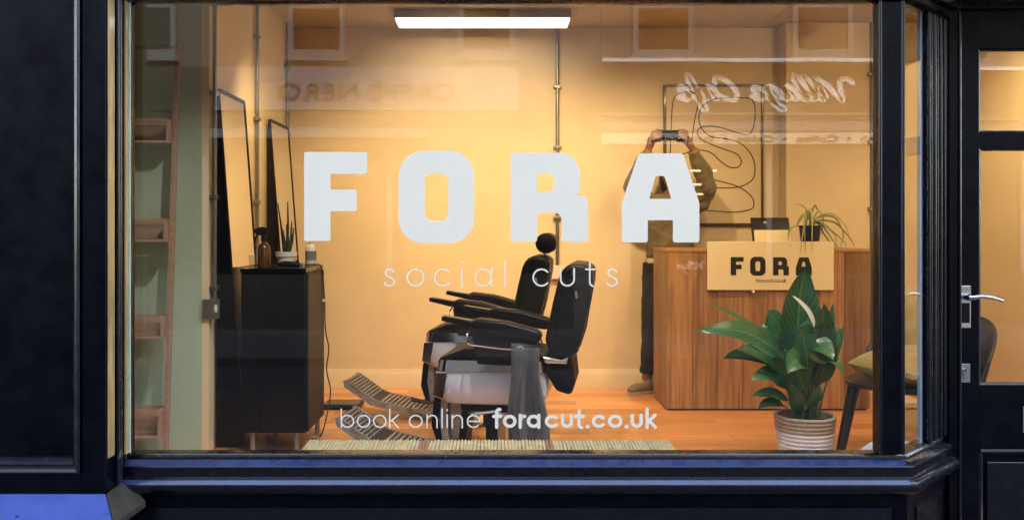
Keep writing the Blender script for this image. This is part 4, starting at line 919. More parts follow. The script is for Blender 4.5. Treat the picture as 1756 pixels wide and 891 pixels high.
# ------------------------------------------------------------------ barber chairs (built facing -x at the origin)
def barber_chair():
    t = thing('barber_chair', 'nearer black leather barber chair with a charcoal towel over its side', 'barber chair', (0, 0, 0), 'barber chairs')
    # reclined backrest: side outline pushed across the chair
    side = [(.31, .60), (.275, .67), (.315, .86), (.345, .985), (.37, 1.035), (.415, 1.055), (.48, 1.05), (.515, 1.02), (.512, .96), (.475, .76), (.44, .62), (.40, .585)]
    bk = MB().prism(side, -.235, .235).build('backrest', LEATHER, t, bevel=.035, seg=4)
    for yy in (-.2365, .2365):
        MB().tube([(x + .0, yy, z) for x, z in catmull2([(.315, .64), (.345, .86), (.375, .99), (.42, 1.03)])], .004, 6).build('piping', LEATHER, bk)
    MB().tube([(.43, -.243, .92), (.435, -.246, .885)], .006, 6).build('maker_badge', STEEL, bk)
    for zz, xx in ((.93, .335), (.78, .302)):
        MB().tube([(xx, -.2, zz), (xx - .004, 0, zz), (xx, .2, zz)], .0035, 6).build('seam', LEATHER, bk)
    MB().tube([(.52 - .009, -.15, .95), (.478, -.15, .74), (.446, -.15, .64)], .0035, 6).build('seam', LEATHER, bk)
    # seat cushion
    MB().prism([(-.25, .53), (-.268, .555), (-.25, .58), (-.13, .625), (.0, .632), (.28, .60), (.30, .535)], -.225, .225).build('seat', LEATHER, t, bevel=.03, seg=4)
    # flared skirt
    sk_ = MB()
    def ring(z, x0, x1, hy, r_): 
        pts = rpoly([(x0, -hy, r_), (x1, -hy, r_), (x1, hy, r_), (x0, hy, r_)], 5); return [Vector((p.x, p.y, z)) for p in pts]
    rings = [ring(.338, -.17, .20, .17, .06), ring(.352, -.235, .265, .215, .06), ring(.40, -.262, .29, .245, .055), ring(.47, -.255, .285, .25, .05), ring(.515, -.24, .27, .25, .045)]
    n_ = len(rings[0])
    for rg in rings: sk_.v += rg
    for i in range(len(rings) - 1):
        for k in range(n_): sk_.f.append((i * n_ + k, i * n_ + (k + 1) % n_, (i + 1) * n_ + (k + 1) % n_, (i + 1) * n_ + k))
    sk_.f += [tuple(range(n_)), tuple((len(rings) - 1) * n_ + k for k in range(n_))]
    sk_.build('skirt', ENAMEL, t)
    tb_ = MB(); r0 = ring(.5155, -.268, .28, .256, .05); r1 = ring(.572, -.258, .268, .252, .05); tb_.v = r0 + r1
    tb_.f = [(k, (k + 1) % n_, (k + 1) % n_ + n_, k + n_) for k in range(n_)] + [tuple(range(n_)), tuple(n_ + k for k in range(n_))]
    tb_.build('trim_band', CHROME, t)
    for s_ in (-1, 1):
        MB().prism([(-.268, .514), (-.205, .514), (-.228, .375), (-.282, .395)], s_ * .2515, s_ * .262).build('corner_trim', CHROME, t, bevel=.004)
        # armrest: slim front and padded rear on a dark side panel
        y0 = s_ * .30
        MB().prism([(-.225, .775), (-.22, .80), (-.05, .775), (-.05, .735)], y0 - .035, y0 + .035).build('arm_tip', BLACK, t, bevel=.008, seg=3)
        MB().prism([(-.085, .772), (-.04, .79), (.10, .775), (.255, .735), (.275, .705), (.25, .672), (.10, .69), (-.07, .735)], y0 - .05, y0 + .05).build('armrest', LEATHER, t, bevel=.024, seg=4)
        MB().prism([(-.075, .735), (.16, .685), (.15, .62), (.12, .56), (-.045, .565), (-.065, .65)], y0 - .028, y0 + .012 if s_ < 0 else y0 + .028).build('side_panel', BLACKM, t, bevel=.008)
        MB().tube(catmull([(-.083, y0, .735), (-.09, y0 + s_ * .045, .71), (-.085, y0 + s_ * .05, .668), (.0, y0 + s_ * .052, .655), (.12, y0 + s_ * .052, .645), (.175, y0 + s_ * .05, .66), (.20, y0 + s_ * .05, .62), (.235, y0 + s_ * .02, .52)], 5), .0048, 8).build('towel_rail', CHROME, t)
        MB().prism([(.27, .60), (.36, .585), (.395, .60), (.39, .565), (.28, .565)], s_ * .238, s_ * .262).build('recline_bracket', CHROME, t, bevel=.006)
    MB().prism([(.30, .575), (.41, .58), (.425, .46), (.405, .40), (.33, .42), (.285, .50)], -.2, .2).build('recline_housing', BLACKM, t, bevel=.02)
    # base
    MB().lathe([(0, 0), (.27, 0), (.285, .008), (.28, .022), (.2, .034), (.09, .05), (.06, .055), (0, .055)], 36).build('base', CHROME, t)
    MB().lathe([(.052, .05), (.052, .2), (.066, .2), (.066, .34), (0, .34)], 24).build('column', STEEL, t)
    MB().box(-.16, .14, -.11, .11, .29, .337).build('mechanism', BLACKM, t, bevel=.01)
    MB().prism([(-.225, .335), (-.17, .345), (-.155, .30), (-.185, .05), (-.245, .05), (-.25, .14)], -.13, -.105).build('side_plate', STEEL, t, bevel=.004)
    MB().prism([(-.165, .338), (-.12, .338), (-.15, .05), (-.18, .05)], -.104, .104).build('link_plate', BLACKM, t, bevel=.004)
    MB().prism([(-.02, .338), (.03, .338), (.03, .05), (-.02, .05)], -.16, -.13).build('side_plate', BLACKM, t, bevel=.004)
    MB().tube([(-.10, -.18, .29), (.02, -.19, .31), (.12, -.19, .27)], .008, 8).build('lever', STEEL, t)
    MB().tube([(.0, -.17, .15), (-.25, -.21, .13), (-.36, -.22, .15)], [.01, .01, .016], 8).build('pump_pedal', RUBBER, t)
    # footrest: hanging calf pad, flat plate, tilted lip with ribs
    MB().prism([(-.20, .40), (-.265, .44), (-.30, .36), (-.315, .22), (-.275, .10), (-.235, .09), (-.24, .2)], -.15, .15).build('calf_rest', LEATHER, t, bevel=.02, seg=3)
    for s_ in (-1, 1):
        MB().prism([(-.215, .42), (-.25, .43), (-.265, .25), (-.245, .13), (-.27, .075), (-.36, .085), (-.37, .055), (-.24, .04), (-.205, .10), (-.225, .25)], s_ * .152, s_ * .172).build('footrest_arm', FOOTM, t, bevel=.004)
    fp = MB().prism([(-.265, .055), (-.58, .115), (-.63, .135), (-.79, .245), (-.815, .245), (-.805, .205), (-.64, .092), (-.585, .078), (-.265, .022)], -.15, .15).build('footplate', RUBBER, t, bevel=.006)
    for i in range(11):
        f_ = i / 10; x = -.285 - f_ * .285; z = .0585 + f_ * .0545
        MB().box(x - .0085, x + .0085, -.145, .145, z - .006, z + .0055).build('rib', FOOTM, fp, bevel=.003)
    for i in range(9):
        f_ = i / 8; x = -.64 - f_ * .15; z = .142 + f_ * .103
        MB().box(x - .0055, x + .0055, -.145, .145, z - .008, z + .006).build('rib', FOOTM, fp, bevel=.003)
    for s_ in (-1, 1):
        MB().prism([(-.262, .022), (-.262, .062), (-.58, .122), (-.63, .142), (-.79, .252), (-.818, .25), (-.81, .205), (-.64, .094), (-.585, .08)], s_ * .1505, s_ * .158).build('plate_flange', FOOTM, fp, bevel=.002)
    return t
def catmull2(P, n=5): return [(v.x, v.y) for v in catmull([(p[0], p[1], 0) for p in P], n)]
ch1 = barber_chair()
ch2 = dup(ch1, (-.15, 6.05, 0), R(-7), 'farther black leather barber chair with a round headrest')
ch1.location = (0, 4.87, 0); ch1.rotation_euler = (0, 0, R(-8))
hr = MB().tube([(.485, -.15, 1.13), (.485, -.145, 1.13), (.485, .145, 1.13), (.485, .15, 1.13)], [.05, .065, .065, .05], 22).build('headrest', LEATHER); hr.parent = ch2
hb = MB().tube([(.46, -.05, 1.03), (.482, -.05, 1.11)], .008, 8).build('headrest_bar', CHROME); hb.parent = ch2
# towel hanging over the near side rail
tw = thing('charcoal_towel', 'charcoal towel hanging over the side of the nearer barber chair', 'towel', (.1, 4.5, .2))
rs = random.Random(4); tm = MB(); NU, NV = 22, 26
for j in range(NV + 1):
    v = j / NV; z = .652 - v * .50
    wl_, wr_ = wx(876, 4.5) - .012 * v, wx(925, 4.5) + .012 * v + (.06 * max(0, v - .25) if v > .25 else 0)
    for i in range(NU + 1):
        u = i / NU; fold = (.016 + .022 * v) * math.sin(u * 10.5 + 1.6 * v + .8 * math.sin(3 * v)) + .009 * math.sin(u * 23 + 5 * v + 1) + .005 * math.sin(9 * v + 4 * u)
        x = wl_ + (wr_ - wl_) * u + .006 * math.sin(v * 7 + u * 3); y_ = 4.495 + fold * min(1, .25 + v * 2) - .012 * math.sin(min(1, v * 6) * math.pi / 2) + .03 * u * .4
        tm.v.append(Vector((x, y_, z - .01 * math.sin(u * 3.1) * v - .012 * u * (1 if v > .9 else 0))))
for j in range(NV):
    for i in range(NU): a = j * (NU + 1) + i; tm.f.append((a, a + 1, a + NU + 2, a + NU + 1))
tm.build('cloth', TOWEL, tw, solid=.007)
tm2 = MB()
for j in range(8):
    v = j / 7; ang = v * math.pi
    for i in range(9): tm2.v.append(Vector((wx(877, 4.5) + (wx(924, 4.5) - wx(877, 4.5)) * i / 8, 4.525 - .028 * math.cos(ang) + .012 * i / 8, .652 + .018 * math.sin(ang) - (.12 * max(0, v - .85) / .15 if v > .85 else 0))))
for j in range(7):
    for i in range(8): a = j * 9 + i; tm2.f.append((a, a + 1, a + 10, a + 9))
tm2.build('cloth_fold', TOWEL, tw, solid=.007)

# ------------------------------------------------------------------ flat black pad on the floor by the wall
fpd = thing('floor_pad', 'flat black box lying on the wooden floor by the cabinet', 'box', (wx(588, 6.4), 6.4, 0))
MB().box(wx(556, 6.4), wx(621, 6.4), 6.28, 6.5, .0, .03).build('box', BLACKM, fpd, bevel=.008)
MB().box(wx(559, 6.4), wx(618, 6.4), 6.295, 6.485, .0305, .036).build('lid', BLACK, fpd, bevel=.003)

# ------------------------------------------------------------------ cord bench inside the window
BY0, BY1, BZ = 3.33, 3.64, .405
bx0_, bx1_ = wx(531, BY1), wx(1147, BY1)
wbn = thing('woven_bench', 'low bench with a woven seagrass cord seat inside the window', 'bench', ((bx0_ + bx1_) / 2, 3.48, 0))
for y0, y1 in ((BY0, BY0 + .03), (BY1 - .03, BY1)): MB().box(bx0_, bx1_, y0 + .004, y1 - .004, BZ - .05, BZ - .012).build('rail', SHELFW, wbn, bevel=.006)
for lx in (bx0_ + .05, bx1_ - .05):
    for ly in (BY0 + .018, BY1 - .018): MB().tube([(lx, ly, 0), (lx, ly, BZ - .045)], [.012, .017], 12).build('leg', SHELFW, wbn)
cords = MB(); cred = MB(); x = bx0_ + .006; ii = 0
while x < bx1_ - .004:
    px = 850 + x * F / 3.64; tgt = cred if (723 < px < 739 or 932 < px < 948) else cords
    tgt.tube([(x, BY0 - .002, BZ - .03), (x, BY0, BZ - .008), (x, BY0 + .012, BZ - .001 + .0015 * math.sin(ii * 2.1)), (x + .002 * math.sin(ii), (BY0 + BY1) / 2, BZ - .004), (x, BY1 - .012, BZ - .001 + .0015 * math.sin(ii * 1.7)), (x, BY1, BZ - .008), (x, BY1 + .002, BZ - .03)], .0062, 6)
    x += .0131; ii += 1
c_ = cords.build('woven_seat', CORD, wbn); c_['kind'] = 'stuff'
c_ = cred.build('rust_stripe', CORDR, wbn); c_['kind'] = 'stuff'

# ------------------------------------------------------------------ peace lily in a rope basket
LYY = 4.68; LS = F / LYY
lc = Vector((wx(1380, LYY), LYY, 0))
lil = thing('peace_lily', 'peace lily with broad dark leaves in a two tone rope basket', 'plant', lc)
ztop_ = wz(709, LYY); prof_t, prof_w = [], []
nr = 15; rr0, rr1 = .118, .150
for i in range(nr):
    z0 = ztop_ * i / nr; z1 = ztop_ * (i + 1) / nr; r_ = rr0 + (rr1 - rr0) * (i + .5) / nr
    seg_ = [(r_ - .004, z0 + .0005), (r_ + .0015, z0 + (z1 - z0) * .25), (r_ + .003, (z0 + z1) / 2), (r_ + .0015, z0 + (z1 - z0) * .75), (r_ - .004, z1 - .0005)]
    (prof_t if i >= nr - 4 else prof_w).extend(seg_)
MB().lathe([(0, .001)] + prof_w, 40, lc).build('basket', BASKW, lil)
MB().lathe(prof_t + [(rr1 - .016, ztop_ - .004), (rr1 - .02, ztop_ - .04), (0, ztop_ - .04)], 40, lc).build('basket_rim', BASKT, lil)
MB().lathe([(0, ztop_ - .034), (rr1 - .021, ztop_ - .038)], 20, lc).build('soil', SOIL, lil)
def lily_leaf(base, ctrl, tip, w_, pf, face, fold=.25, m=LEAF, name='leaf', curl=0.0):
    """one leaf: thin stalk then a pointed, folded, slightly wavy blade along a curve"""
    N = 18; mb = MB(); face = Vector(face).normalized(); ph = random.random() * 6
    P = [base * (1 - t) ** 2 + ctrl * 2 * t * (1 - t) + tip * t * t for t in [i / N for i in range(N + 1)]]
    for i, p in enumerate(P):
        t = i / N; tg = (P[min(i + 1, N)] - P[max(i - 1, 0)]).normalized()
        s_ = tg.cross(face).normalized(); nrm = s_.cross(tg)
        if t < pf: ww = .0042; 
        else:
            b = (t - pf) / (1 - pf); ww = .004 + w_ * (math.sin(math.pi * b ** .72) ** .85) * (1 - .12 * b) if b < 1 else .0005
        wav = .06 * w_ * math.sin(t * 17 + ph)
        for c in (-1, -.55, 0, .55, 1):
            mb.v.append(p + s_ * ww * c + nrm * (fold * ww * (abs(c) ** 1.3) - curl * ww * c * c) + nrm * wav * abs(c))
    for i in range(N):
        for c in range(4): a = i * 5 + c; mb.f.append((a, a + 1, a + 6, a + 5))
    me = mb.mesh(name, wloc(lil), True); at_ = me.color_attributes.new('blade', 'FLOAT_COLOR', 'POINT')
    for i, d_ in enumerate(at_.data): d_.color = (abs((-1, -.55, 0, .55, 1)[i % 5]), (i // 5) / N, 0, 1)
    o = bpy.data.objects.new(name, me); C.objects.link(o); o.parent = lil; me.materials.append(m); o.modifiers.new('sub', 'SUBSURF').render_levels = 2
    return o
def _leaf_nodes(m):
    n = m.node_tree.nodes; l = m.node_tree.links; b = n['Principled BSDF']
    at_ = n.new('ShaderNodeAttribute'); at_.attribute_name = 'blade'; sp_ = n.new('ShaderNodeSeparateColor'); l.new(at_.outputs['Color'], sp_.inputs[0])
    mid = n.new('ShaderNodeMapRange'); mid.inputs['From Min'].default_value = .07; mid.inputs['From Max'].default_value = .0; l.new(sp_.outputs[0], mid.inputs[0])
    ad = n.new('ShaderNodeMath'); ad.operation = 'MULTIPLY_ADD'; ad.inputs[1].default_value = -22; mt = n.new('ShaderNodeMath'); mt.operation = 'MULTIPLY'; mt.inputs[1].default_value = 120
    l.new(sp_.outputs[1], mt.inputs[0]); l.new(sp_.outputs[0], ad.inputs[0]); l.new(mt.outputs[0], ad.inputs[2])
    sn = n.new('ShaderNodeMath'); sn.operation = 'SINE'; l.new(ad.outputs[0], sn.inputs[0])
    vr = n.new('ShaderNodeMapRange'); vr.inputs['From Min'].default_value = .55; vr.inputs['From Max'].default_value = 1; vr.inputs['To Max'].default_value = .35; l.new(sn.outputs[0], vr.inputs[0])
    mxv = n.new('ShaderNodeMath'); mxv.operation = 'MAXIMUM'; l.new(mid.outputs[0], mxv.inputs[0]); l.new(vr.outputs[0], mxv.inputs[1])
    old = b.inputs['Base Color'].links[0].from_socket; mi = n.new('ShaderNodeMix'); mi.data_type = 'RGBA'
    l.new(mxv.outputs[0], mi.inputs['Factor']); l.new(old, mi.inputs['A']); mi.inputs['B'].default_value = (.10, .24, .07, 1); l.new(mi.outputs['Result'], b.inputs['Base Color'])
    bp = n.new('ShaderNodeBump'); bp.inputs['Strength'].default_value = .5; bp.inputs['Distance'].default_value = .003; l.new(mxv.outputs[0], bp.inputs['Height']); l.new(bp.outputs[0], b.inputs['Normal'])
_leaf_nodes(LEAF)
def LP(px, py, dy=0): return at(px, py, LYY + dy)
b0 = lambda dx=0, dy=0: Vector((lc.x + dx, lc.y + dy, ztop_ - .036))
LV = [  # ctrl px, tip px, depth offset of ctrl and tip, half width (m), stalk share, facing
    ((1352, 590), (1381, 455), -.02, -.03, .098, .42, (.25, -1, .1)),
    ((1415, 600), (1412, 520), -.02, -.10, .055, .45, (.3, -1, .25)),
    ((1360, 540), (1194, 568), -.06, -.10, .062, .36, (.1, -.75, .75)),
    ((1340, 560), (1215, 521), .04, .02, .020, .4, (.2, -.5, .9)),
    ((1330, 570), (1325, 528), .05, .06, .050, .5, (-.4, -1, .2)),
    ((1385, 545), (1428, 618), -.10, -.20, .072, .38, (.3, -.8, .7)),
    ((1420, 590), (1440, 570), -.05, -.02, .042, .45, (.7, -.8, .1)),
    ((1350, 590), (1262, 600), -.10, -.16, .045, .4, (0, -.8, .7)),
    ((1345, 610), (1288, 652), -.08, -.16, .036, .45, (-.3, -.9, .5)),
    ((1345, 660), (1290, 678), -.07, -.10, .030, .4, (0, -.6, .8)),
    ((1375, 640), (1345, 600), -.12, -.16, .055, .4, (-.1, -1, .4)),
    ((1392, 620), (1372, 560), -.14, -.14, .060, .45, (.1, -1, .3)),
    ((1405, 640), (1428, 520), .05, .04, .040, .5, (.5, -1, .1)),
    ((1400, 650), (1435, 590), -.10, -.12, .045, .45, (.5, -1, .2)),
    ((1360, 600), (1310, 585), .06, .05, .05, .4, (-.2, -.9, .5)),
    ((1385, 570), (1350, 640), -.14, -.22, .05, .5, (0, -.9, .5)),
    ((1378, 600), (1395, 545), -.06, -.06, .07, .5, (-.2, -1, .2)),
    ((1370, 690), (1352, 655), -.12, -.13, .032, .3, (-.2, -1, .4)),
    ((1395, 690), (1405, 660), -.13, -.14, .035, .3, (.3, -1, .4)),
    ((1400, 620), (1440, 560), .10, .12, .05, .5, (.2, -1, .4)),
    ((1362, 560), (1350, 530), .12, .16, .06, .5, (-.1, -1, .2)),
    ((1340, 640), (1330, 610), -.06, -.10, .045, .4, (-.4, -1, .3)),
    ((1345, 575), (1240, 615), .0, -.04, .05, .42, (-.1, -.7, .8)),
    ((1410, 560), (1445, 640), -.06, -.12, .04, .45, (.5, -.8, .5)),
    ((1415, 620), (1447, 560), .0, .02, .036, .5, (.6, -1, .2)),
    ((1335, 670), (1300, 700), -.05, -.08, .026, .4, (-.2, -.6, .8)),
    ((1365, 560), (1300, 560), .02, .05, .055, .42, (-.1, -.8, .7))]
random.seed(7)
for (c, tp, dc, dt, w_, pf, fc) in LV:
    lily_leaf(b0(random.uniform(-.05, .05), random.uniform(-.05, .04)), LP(*c, dc), LP(*tp, dt), w_ * 1.22, pf, fc, fold=random.uniform(.15, .4), curl=random.uniform(0, .2))
for i in range(12):
    a = random.uniform(0, 6.28); r_ = random.uniform(.06, .19); h = random.uniform(.3, .55)
    tip = b0() + Vector((r_ * math.cos(a), r_ * .8 * math.sin(a), h)); ctl = b0() + Vector((r_ * .45 * math.cos(a), r_ * .4 * math.sin(a), h * .9))
    lily_leaf(b0(.04 * math.cos(a), .04 * math.sin(a)), ctl, tip, random.uniform(.03, .05), .45, (math.cos(a) * .4, -1, .4), fold=.3)
for dx, dy, tx in ((-.02, -.05, -.05), (.02, -.06, .0), (.035, -.05, .03), (.0, -.07, .02), (.05, -.04, .06), (-.05, -.03, -.1)):
    q0 = b0(dx, dy); MB().tube([q0, q0 + Vector((tx * .4, -.01, .14)), q0 + Vector((tx, -.01, .26))], [.006, .005, .004], 7).build('stalk', LEAFSTEM, lil)
MB().tube([b0(.02, -.02), LP(1392, 640, -.1), LP(1399, 575, -.11), LP(1393, 556, -.11)], [.004, .0035, .003, .003], 7).build('stalk', LEAFSTEM, lil)
lily_leaf(LP(1396, 560, -.115), LP(1392, 530, -.12), LP(1359, 507, -.13), .011, .05, (.3, -1, .5), m=SPATHE, name='flower')

# ------------------------------------------------------------------ dark shell chair with cushions by the side pane
SCY = 4.85; SS = F / SCY
shc = thing('shell_chair', 'dark stained plywood shell chair with round seat behind the corner post', 'chair', (0, 0, 0))
SCY = 0; sx0, sx1 = -.30, .30
scx = (sx0 + sx1) / 2; srx = (sx1 - sx0) / 2
SZ = .485
seat = MB(); NS = 36
for (k, z) in ((.93, SZ - .03), (1.0, SZ - .024), (1.0, SZ - .006), (.96, SZ), (.5, SZ - .008), (.01, SZ - .010)):
    for i in range(NS):
        a = 2 * math.pi * i / NS; c, s_ = math.cos(a), math.sin(a); e_ = 2.6
        x = abs(c) ** (2 / e_) * (1 if c > 0 else -1); y_ = abs(s_) ** (2 / e_) * (1 if s_ > 0 else -1)
        seat.v.append(Vector((scx + srx * k * x, SCY + .25 * k * y_, z)))
for j in range(5):
    for i in range(NS): seat.f.append((j * NS + i, j * NS + (i + 1) % NS, (j + 1) * NS + (i + 1) % NS, (j + 1) * NS + i))
seat.f.append(tuple(range(NS)))
seat.build('seat', CHAIRW, shc)
for lx, ly, bx in ((sx0 + .085, -.19, -.055), (sx0 + .09, .19, -.05), (sx1 - .1, -.19, .05), (sx1 - .1, .19, .05)):
    MB().tube([(scx + (lx - scx) * .9, SCY + ly * .9, SZ - .028), (lx + bx, SCY + ly * 1.15, 0)], [.027, .017], 14).build('leg', CHAIRW, shc)
back = MB(); NB, NH = 22, 12
for j in range(NH + 1):
    v = j / NH
    for i in range(NB + 1):
        u = -1 + 2 * i / NB; a = u * R(88)
        r_ = .235 * (1 + .12 * v); wav = (.12 + .13 * max(0, 1 - abs(u) ** 2.4)); z = SZ - .012 + v * (wav + .06 * (1 - abs(u) ** 4))
        back.v.append(Vector((sx1 - .24 + (r_ + .05 * v) * math.cos(a) * 1.05 + .035 * v, SCY + .245 * math.sin(a) * (1 + .1 * v), z)))
for j in range(NH):
    for i in range(NB): a = j * (NB + 1) + i; back.f.append((a, a + 1, a + NB + 2, a + NB + 1))
back.build('shell_back', CHAIRW, shc, solid=.014)
CHX, CHY = 2.07, 4.62; shc.location = (CHX, CHY, 0); shc.rotation_euler = (0, 0, R(40)); shc.scale = (1.14, 1.14, 1)
def cushion(name, label, c, sz, rot, sd):
    t = MB(); rs_ = random.Random(sd); N = 14
    for side in (1, -1):
        b = len(t.v)
        for j in range(N + 1):
            for i in range(N + 1):
                u = -1 + 2 * i / N; v = -1 + 2 * j / N; e_ = (1 - abs(u) ** 2.6) * (1 - abs(v) ** 2.6)
                pin = 1 - .09 * (1 - abs(u * v)) * max(abs(u), abs(v)) ** 4
                h = max(0, e_) ** .45 * sz[2] / 2 + .006 * math.sin(9 * u + 5 * v + sd) * e_ + .005 * math.sin(15 * v - 7 * u) * e_
                t.v.append(Vector((u * sz[0] / 2 * pin, v * sz[1] / 2 * pin, side * h)))
        for j in range(N):
            for i in range(N):
                a = b + j * (N + 1) + i; f_ = (a, a + 1, a + N + 2, a + N + 1); t.f.append(f_ if side > 0 else f_[::-1])
    m_ = Matrix.Rotation(rot[2], 3, 'Z') @ Matrix.Rotation(rot[1], 3, 'Y') @ Matrix.Rotation(rot[0], 3, 'X')
    t.v = [m_ @ p + Vector(c) for p in t.v]
    return tag(t.build(name, CUSH, None, sub=1), label, 'cushion', 'mustard cushions')
cushion('cushion', 'mustard cushion lying flat on the seat of the dark shell chair', (CHX - .03, CHY - .05, SZ + .072), (.46, .44, .16), (R(3), R(-4), R(24)), 1)
cushion('cushion', 'mustard cushion propped upright against the dark shell backrest', (CHX + .12, CHY + .10, SZ + .25), (.34, .38, .12), (R(0), R(-74), R(40)), 2)
cbx = thing('cardboard_box', 'cream cardboard box on the floor behind the shell chair', 'box', (wx(1560, 5.6), 5.6, 0))
MB().box(wx(1540, 5.6), wx(1572, 5.6), 5.5, 5.75, 0, .17).build('box', CREAM, cbx, bevel=.002)
MB().box(wx(1538, 5.6), wx(1574, 5.6), 5.49, 5.76, .1705, .2).build('lid', CREAM, cbx, bevel=.002)

# ------------------------------------------------------------------ person standing behind the end of the desk, phone held up in both hands
PYY = 6.93; pcx = wx(1148, PYY)
per = thing('person', 'person in a brown sweater and dark jeans holding up a phone', 'person', (pcx, PYY, 0))
V = Vector
phY = 6.60; ph = at(1148, 232, phY)
def mirror_x(p, s_): return V((pcx + (p.x - pcx) * s_, p.y, p.z))
sh = [V((pcx + s_ * .175, PYY, 1.43)) for s_ in (-1, 1)]
el = [at(1084, 318, 6.78), at(1214, 318, 6.78)]
wr = [at(1112, 257, 6.64), at(1189, 257, 6.64)]
hipz = .93; hips = [V((pcx + s_ * .095, PYY, hipz)) for s_ in (-1, 1)]
ank = [V((wx(1108, PYY) + .005, PYY - .0, .09)), V((pcx + .13, PYY, .09))]
kne = [V(((hips[i].x + ank[i].x) / 2 - .012, PYY - .035, .50)) for i in (0, 1)]
hd_c = V((pcx + .01, PYY - .05, 1.615))
body = MB()
body.ball(hd_c, .1, 20, 14, (.78, .95, 1.12)).ball(hd_c + V((0, -.012, -.055)), .07, 16, 10, (.85, 1.0, .9))
body.tube([V((pcx, PYY, 1.40)), V((pcx + .003, PYY - .02, 1.50)), hd_c + V((0, .02, -.06))], [.07, .055, .058], 14)
body.tube([hd_c + V((0, -.085, .02)), hd_c + V((0, -.112, -.02)), hd_c + V((0, -.095, -.03))], [.008, .016, .01], 8)
for s_ in (-1, 1): body.ball(hd_c + V((s_ * .078, .005, -.01)), .03, 10, 8, (.3, .6, 1))
body.tube([V((pcx, PYY, .9)), V((pcx, PYY, 1.1)), V((pcx, PYY - .005, 1.3)), V((pcx, PYY, 1.44))], [.13, .12, .14, .09], 16, sy=.75)
for i, s_ in ((0, -1), (1, 1)):
    body.tube([sh[i], sh[i].lerp(el[i], .5), el[i], el[i].lerp(wr[i], .45), wr[i]], [.055, .045, .04, .036, .026], 12)
    body.tube([hips[i], kne[i], kne[i].lerp(ank[i], .4), ank[i]], [.085, .055, .05, .036], 12)
    # hand: palm beside the phone, four fingers over its back, thumb below
    edge = ph + V((s_ * .083, 0, 0)); palm = edge + V((s_ * .034, .018, -.02))
    body.tube([wr[i], wr[i].lerp(palm, .5), palm], [.025, .029, .031], 12, sy=.7)
    body.ball(palm, .034, 12, 8, (.75, .6, 1.15))
    for k in range(4):
        z0 = palm + V((s_ * .004, -.008, .034 - k * .019)); L = (.058, .068, .064, .05)[k]
        body.tube([z0, z0 + V((s_ * .002, -.034, .006)), edge + V((s_ * .006, -.032, .036 - k * .019)), edge + V((-s_ * L * .4, -.020, .034 - k * .019))], [.0105, .010, .0092, .0078], 8)
    body.tube([palm + V((0, .0, -.026)), edge + V((s_ * .006, .012, -.04)), edge + V((-s_ * .035, .016, -.038))], [.013, .0115, .009], 8)
fused('body', body, SKIN, per, .0055, 3)
for s_ in (-1, 1):
    e_ = MB().ball(hd_c + V((s_ * .032, -.083, .012)), .0125, 10, 8).build('eye', WHITEPL, per)
    MB().ball(hd_c + V((s_ * .032, -.0935, .012)), .005, 8, 6).build('pupil', INK, e_)
    MB().tube([hd_c + V((s_ * .016, -.091, .033)), hd_c + V((s_ * .033, -.092, .038)), hd_c + V((s_ * .05, -.082, .032))], .005, 6).build('eyebrow', HAIR, per)
MB().tube([hd_c + V((-.024, -.092, -.058)), hd_c + V((0, -.099, -.056)), hd_c + V((.024, -.092, -.058))], [.004, .0075, .004], 8).build('mouth', mat('lips', (.22, .08, .06), rough=.5), per)
hr_ = MB().ball(hd_c + V((0, .02, .03)), .108, 18, 12, (.84, .94, 1.02)).ball(hd_c + V((.055, .025, -.04)), .07, 12, 8, (.55, .8, 1.3)).ball(hd_c + V((-.055, .025, -.04)), .07, 12, 8, (.55, .8, 1.3)).ball(hd_c + V((0, .05, -.06)), .085, 12, 8)
fused('hair', hr_, HAIR, per, .009, 4)
sw = MB()
sw.tube([V((pcx, PYY, .985)), V((pcx, PYY, 1.02)), V((pcx, PYY, 1.12)), V((pcx, PYY - .01, 1.28)), V((pcx, PYY, 1.40)), V((pcx, PYY, 1.475))], [.155, .178, .182, .196, .185, .085], 20, sy=.68)
for i in (0, 1):
    sw.tube([sh[i] + V((0, 0, -.02)), sh[i].lerp(el[i], .4) + V((0, 0, -.035)), el[i] + V((0, 0, -.012)), el[i].lerp(wr[i], .5), wr[i] + V((0, .005, -.004))], [.09, .085, .075, .06, .038], 14)
    sw.ball(sh[i].lerp(el[i], .5) + V((0, 0, -.07)), .07, 12, 8)
so = fused('sweater', sw, SWEAT, per, .009, 5)
md = so.modifiers.new('fold', 'DISPLACE'); tx = bpy.data.textures.new('cloth_folds', 'CLOUDS'); tx.noise_scale = .09; md.texture = tx; md.strength = .03; md.mid_level = .5
MB().tube([V((pcx, PYY, .955)), V((pcx, PYY, .972)), V((pcx, PYY, 1.0))], [.163, .168, .166], 20, sy=.68).build('shirt_hem', SHIRT, per)
pn = MB()
for i in (0, 1):
    pn.tube([hips[i] + V((0, 0, .04)), hips[i], hips[i].lerp(kne[i], .5), kne[i], kne[i].lerp(ank[i], .4), ank[i] + V((0, 0, .06))], [.10, .105, .09, .068, .064, .055], 14)
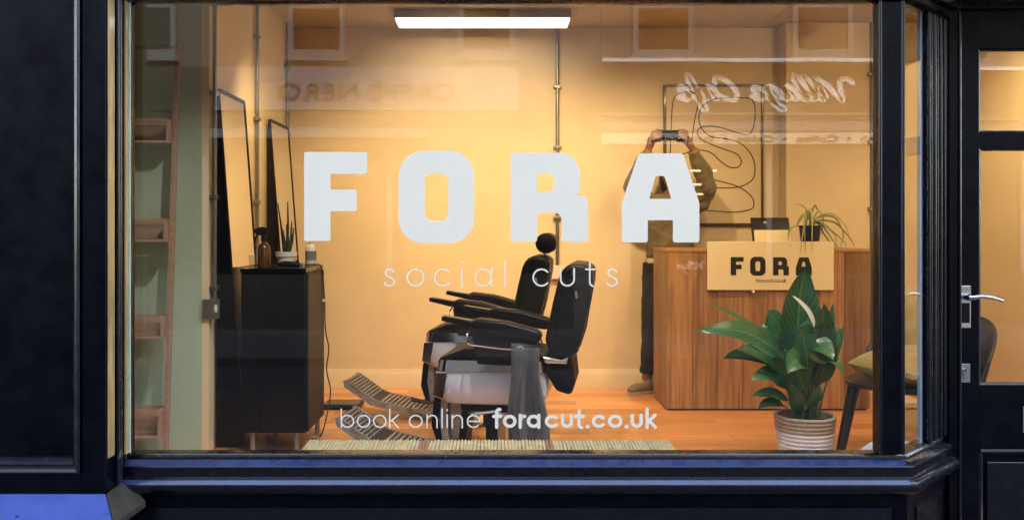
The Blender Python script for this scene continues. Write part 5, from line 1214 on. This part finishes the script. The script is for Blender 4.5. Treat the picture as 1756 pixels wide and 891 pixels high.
pn.tube([V((pcx, PYY, .88)), V((pcx, PYY, .97))], [.15, .152], 18, sy=.7)
pno = fused('jeans', pn, PANTS, per, .009, 4)
md = pno.modifiers.new('fold', 'DISPLACE'); md.texture = tx; md.strength = .018
for i, yaw in ((0, R(62)), (1, R(-20))):
    f_ = V((ank[i].x, ank[i].y, 0)); d = V((-math.sin(yaw), -math.cos(yaw), 0)); s_ = V((d.y, -d.x, 0))
    shm = MB(); 
    shm.tube([f_ - d * .05 + V((0, 0, .045)), f_ + V((0, 0, .052)), f_ + d * .07 + V((0, 0, .043)), f_ + d * .125 + V((0, 0, .035)), f_ + d * .165 + V((0, 0, .03))], [.038, .043, .043, .037, .022], 12, sy=1.0)
    shm.tube([f_ + V((0, 0, .04)), f_ + V((0, 0, .105))], [.045, .04], 12)
    sho = fused('shoe', shm, SHOE, per, .007, 3)
    so_ = MB(); N = 20; pts = []
    for k in range(N):
        a = 2 * math.pi * k / N; pts.append(f_ + d * (.055 + .118 * math.cos(a)) + s_ * .045 * math.sin(a) * (1 - .12 * math.cos(a)))
    so_.prism([(p.x, p.y) for p in pts], .0, .022, 'z'); so_.build('sole', mat('pale_sole', (.42, .34, .24), rough=.7) if i == 0 else SHOE, sho, bevel=.004)
    for k in range(3):
        q = f_ + d * (.045 + .022 * k) + V((0, 0, .088 - .008 * k)); MB().tube([q - s_ * .022, q + V((0, 0, .006)), q + s_ * .022], .0035, 6).build('lace', SHIRT, sho)
pho = thing('phone', 'dark phone held up sideways by the person in the sweater', 'phone', ph)
MB().box(ph.x - .088, ph.x + .088, ph.y - .0045, ph.y + .0045, ph.z - .038, ph.z + .038).build('body', BLACK, pho, bevel=.004)
MB().box(ph.x + .044, ph.x + .07, ph.y - .0075, ph.y - .0048, ph.z - .004, ph.z + .031).build('camera_bump', BLACKM, pho, bevel=.002)
for dz in (.003, .022): MB().tube([(ph.x + .057, ph.y - .0095, ph.z + dz), (ph.x + .057, ph.y - .0076, ph.z + dz)], .006, 12).build('lens', DARKG, pho)
